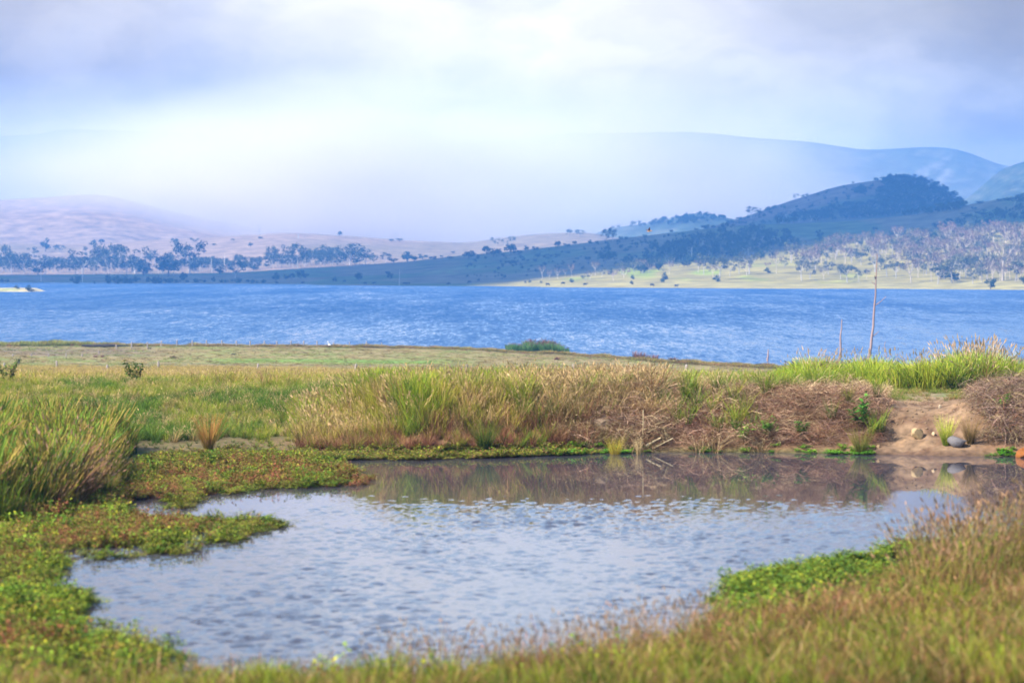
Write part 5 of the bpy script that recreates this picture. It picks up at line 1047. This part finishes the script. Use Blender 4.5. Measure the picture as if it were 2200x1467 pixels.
for i, (px, py, g, c) in enumerate(COWS):
    p = drop(px, py); col = {'brown': (.16, .07, .05), 'dark': (.05, .035, .03), 'red brown': (.28, .10, .055)}[c]
    o = link('cow', cm[(col, g)], loc=p); o.rotation_euler = (0, 0, rs.choice([0, math.pi]) + rs.uniform(-.5, .5)); o.scale = (1.25,) * 3
    remesh(o, .05); tag(o, '%s %s cow counted from the left along the far shore, %s' % (nth(i + 1), c, 'grazing' if g else 'standing'), 'cow', 'cattle along the far shore')
def wing(sy, span, up, back):
    t = np.linspace(0, 1, 7); V = []; Fc = []
    for k in t:
        y = sy * (.05 + span * k); z = .03 + up * math.sin(k * 1.9) ; lead = .10 - back * k * k; ch = .26 * (1 - .55 * k ** 2)
        V += [(lead, y, z + .012), (lead - ch * .5, y, z + .016), (lead - ch, y, z), (lead - ch * .5, y, z - .008)]
    for i in range(6): Fc += [[i * 4 + j, i * 4 + (j + 1) % 4, i * 4 + 4 + (j + 1) % 4, i * 4 + 4 + j] for j in range(4)]
    Fc += [[3, 2, 1, 0], [24, 25, 26, 27]]; return V, Fc
def birds():
    body = loft([((-.46, 0, .0), .09, .01), ((-.30, 0, .0), .05, .02), ((-.18, 0, 0), .07, .07), ((0, 0, 0), .095, .10), ((.16, 0, .01), .08, .085), ((.26, 0, .03), .05, .055), ((.33, 0, .035), .055, .055), ((.39, 0, .03), .035, .035), ((.45, 0, .015), .008, .01)])
    V, Fc, C = merge((body, (.55, .27, .10)), (wing(1, .62, .34, .22), (.13, .06, .05)), (wing(-1, .62, .34, .22), (.13, .06, .05)))
    C = [((.80, .70, .58) if (v[2] < -.03 and abs(v[1]) < .09 and v[0] < .1) else c) for v, c in zip(V, C)]
    o = link('bird', mesh_of('bird', V, Fc, (M_feather,), np.array(C), smooth=True), loc=at(1395, 497, 350)); o.rotation_euler = (R(-12), R(-6), R(18)); o.scale = (.95,) * 3
    tag(o, 'chestnut and white bird of prey flying above the shaded hill', 'bird')
    base, C, rr = TRUNK[1866]; zt = at(1870, 600, 366).z - base.z; kx = float(np.interp(zt, C[:, 2], C[:, 0])); kr = float(np.interp(zt, C[:, 2], rr))
    perch = base + Vector((kx - kr - .05, -.04, zt + .06))
    b = loft([((0, 0, -.02), .02, .02), ((0, .02, .05), .07, .07), ((0, .03, .16), .085, .09), ((0, 0, .26), .06, .065), ((0, -.03, .32), .05, .05), ((0, -.05, .37), .03, .03)]); tail = loft([((0, .05, .05), .03, .02), ((0, .09, -.10), .035, .01)], 6); bk = loft([((0, -.06, .33), .02, .02), ((0, -.14, .32), .004, .004)], 5); lg = loft([((.02, 0, .04), .012, .012), ((.02, -.01, -.10), .012, .012)], 5)
    V, Fc, C = merge((b, (.03, .025, .03)), (tail, (.03, .025, .03)), (bk, (.1, .09, .08)), (lg, (.1, .09, .08)))
    o = link('bird', mesh_of('bird', V, Fc, (M_feather,), np.array(C), smooth=True), loc=perch); o.rotation_euler = (0, 0, R(-60)); tag(o, 'small black bird perched on the side of the tallest trunk', 'bird')
    body = loft([((-.28, 0, .52), .03, .02), ((-.16, 0, .55), .08, .07), ((0, 0, .60), .11, .11), ((.14, 0, .66), .07, .08)]); neck = loft([((.12, 0, .66), .05, .05), ((.20, 0, .78), .03, .03), ((.15, 0, .90), .025, .025), ((.19, 0, 1.0), .03, .03)]); hd = loft([((.15, 0, 1.01), .03, .03), ((.22, 0, 1.03), .035, .035), ((.27, 0, 1.02), .02, .02), ((.42, 0, .99), .004, .004)])
    lg = [loft([((-.02, s * .04, .55), .02, .02), ((.0, s * .04, .28), .012, .012), ((-.02, s * .04, 0), .012, .012)], 5) for s in (-1, 1)]
    V, Fc, C = merge((body, (.85, .84, .80)), (neck, (.85, .84, .80)), (hd, (.80, .72, .45)), (lg[0], (.06, .05, .05)), (lg[1], (.06, .05, .05)))
    o = link('egret', mesh_of('egret', V, Fc, (M_feather,), np.array(C), smooth=True), loc=drop(707, 749)); o.rotation_euler = (0, 0, R(150)); tag(o, 'white egret standing on the near lake shore', 'bird')
birds()

# ------------------------------------------------------------------ transmission towers on the tan hills
M_steel = mat_plain('galvanised_steel', (.45, .45, .46), .5, .1, 1)
def pylon(px, py, h, lab):
    p = drop(px, py); H = h * p.y / F; tb = []; w = .16 * H
    for sx in (-1, 1):
        for sy in (-1, 1): tb.append((np.array([[sx * w * .5, sy * w * .5, 0], [sx * w * .22, sy * w * .22, .55 * H], [sx * w * .16, sy * w * .1, .7 * H]]), [.16] * 3))
        tb.append((np.array([[sx * w * .16, 0, .68 * H], [sx * w * .8, 0, .84 * H], [sx * w * 1.0, 0, H]]), [.15] * 3))
        for k in range(4): z0, z1 = .14 * k * H, .14 * (k + 1) * H; f0, f1 = .5 - .28 * z0 / (.55 * H), .5 - .28 * z1 / (.55 * H); tb.append((np.array([[-w * f0 * sx, -w * f0, z0], [w * f1 * sx, -w * f1, z1]]), [.09] * 2))
    body = tubes_mesh('lattice', tb, M_steel, (.5, .5, .5), np.random.default_rng(1), 4)
    r = empty('transmission_tower', p, lab, 'pylon', 'transmission towers on the tan hills'); link('lattice', body, r)
    link('cross_arm', tubes_mesh('cross_arm', [(np.array([[-w * 1.3, 0, .86 * H], [0, 0, .88 * H], [w * 1.3, 0, .86 * H]]), [.15, .18, .15]), (np.array([[-w, 0, .985 * H], [-w * 1.4, 0, .93 * H]]), [.12] * 2), (np.array([[w, 0, .985 * H], [w * 1.4, 0, .93 * H]]), [.12] * 2)], M_steel, (.5, .5, .5), np.random.default_rng(2), 4), r)
pylon(557, 506, 27, 'left lattice power tower at the foot of the bare hill'); pylon(850, 518, 20, 'right lattice power tower between two hilltop trees'); pylon(641, 512, 10, 'small faint power tower on the middle of the tan hill')
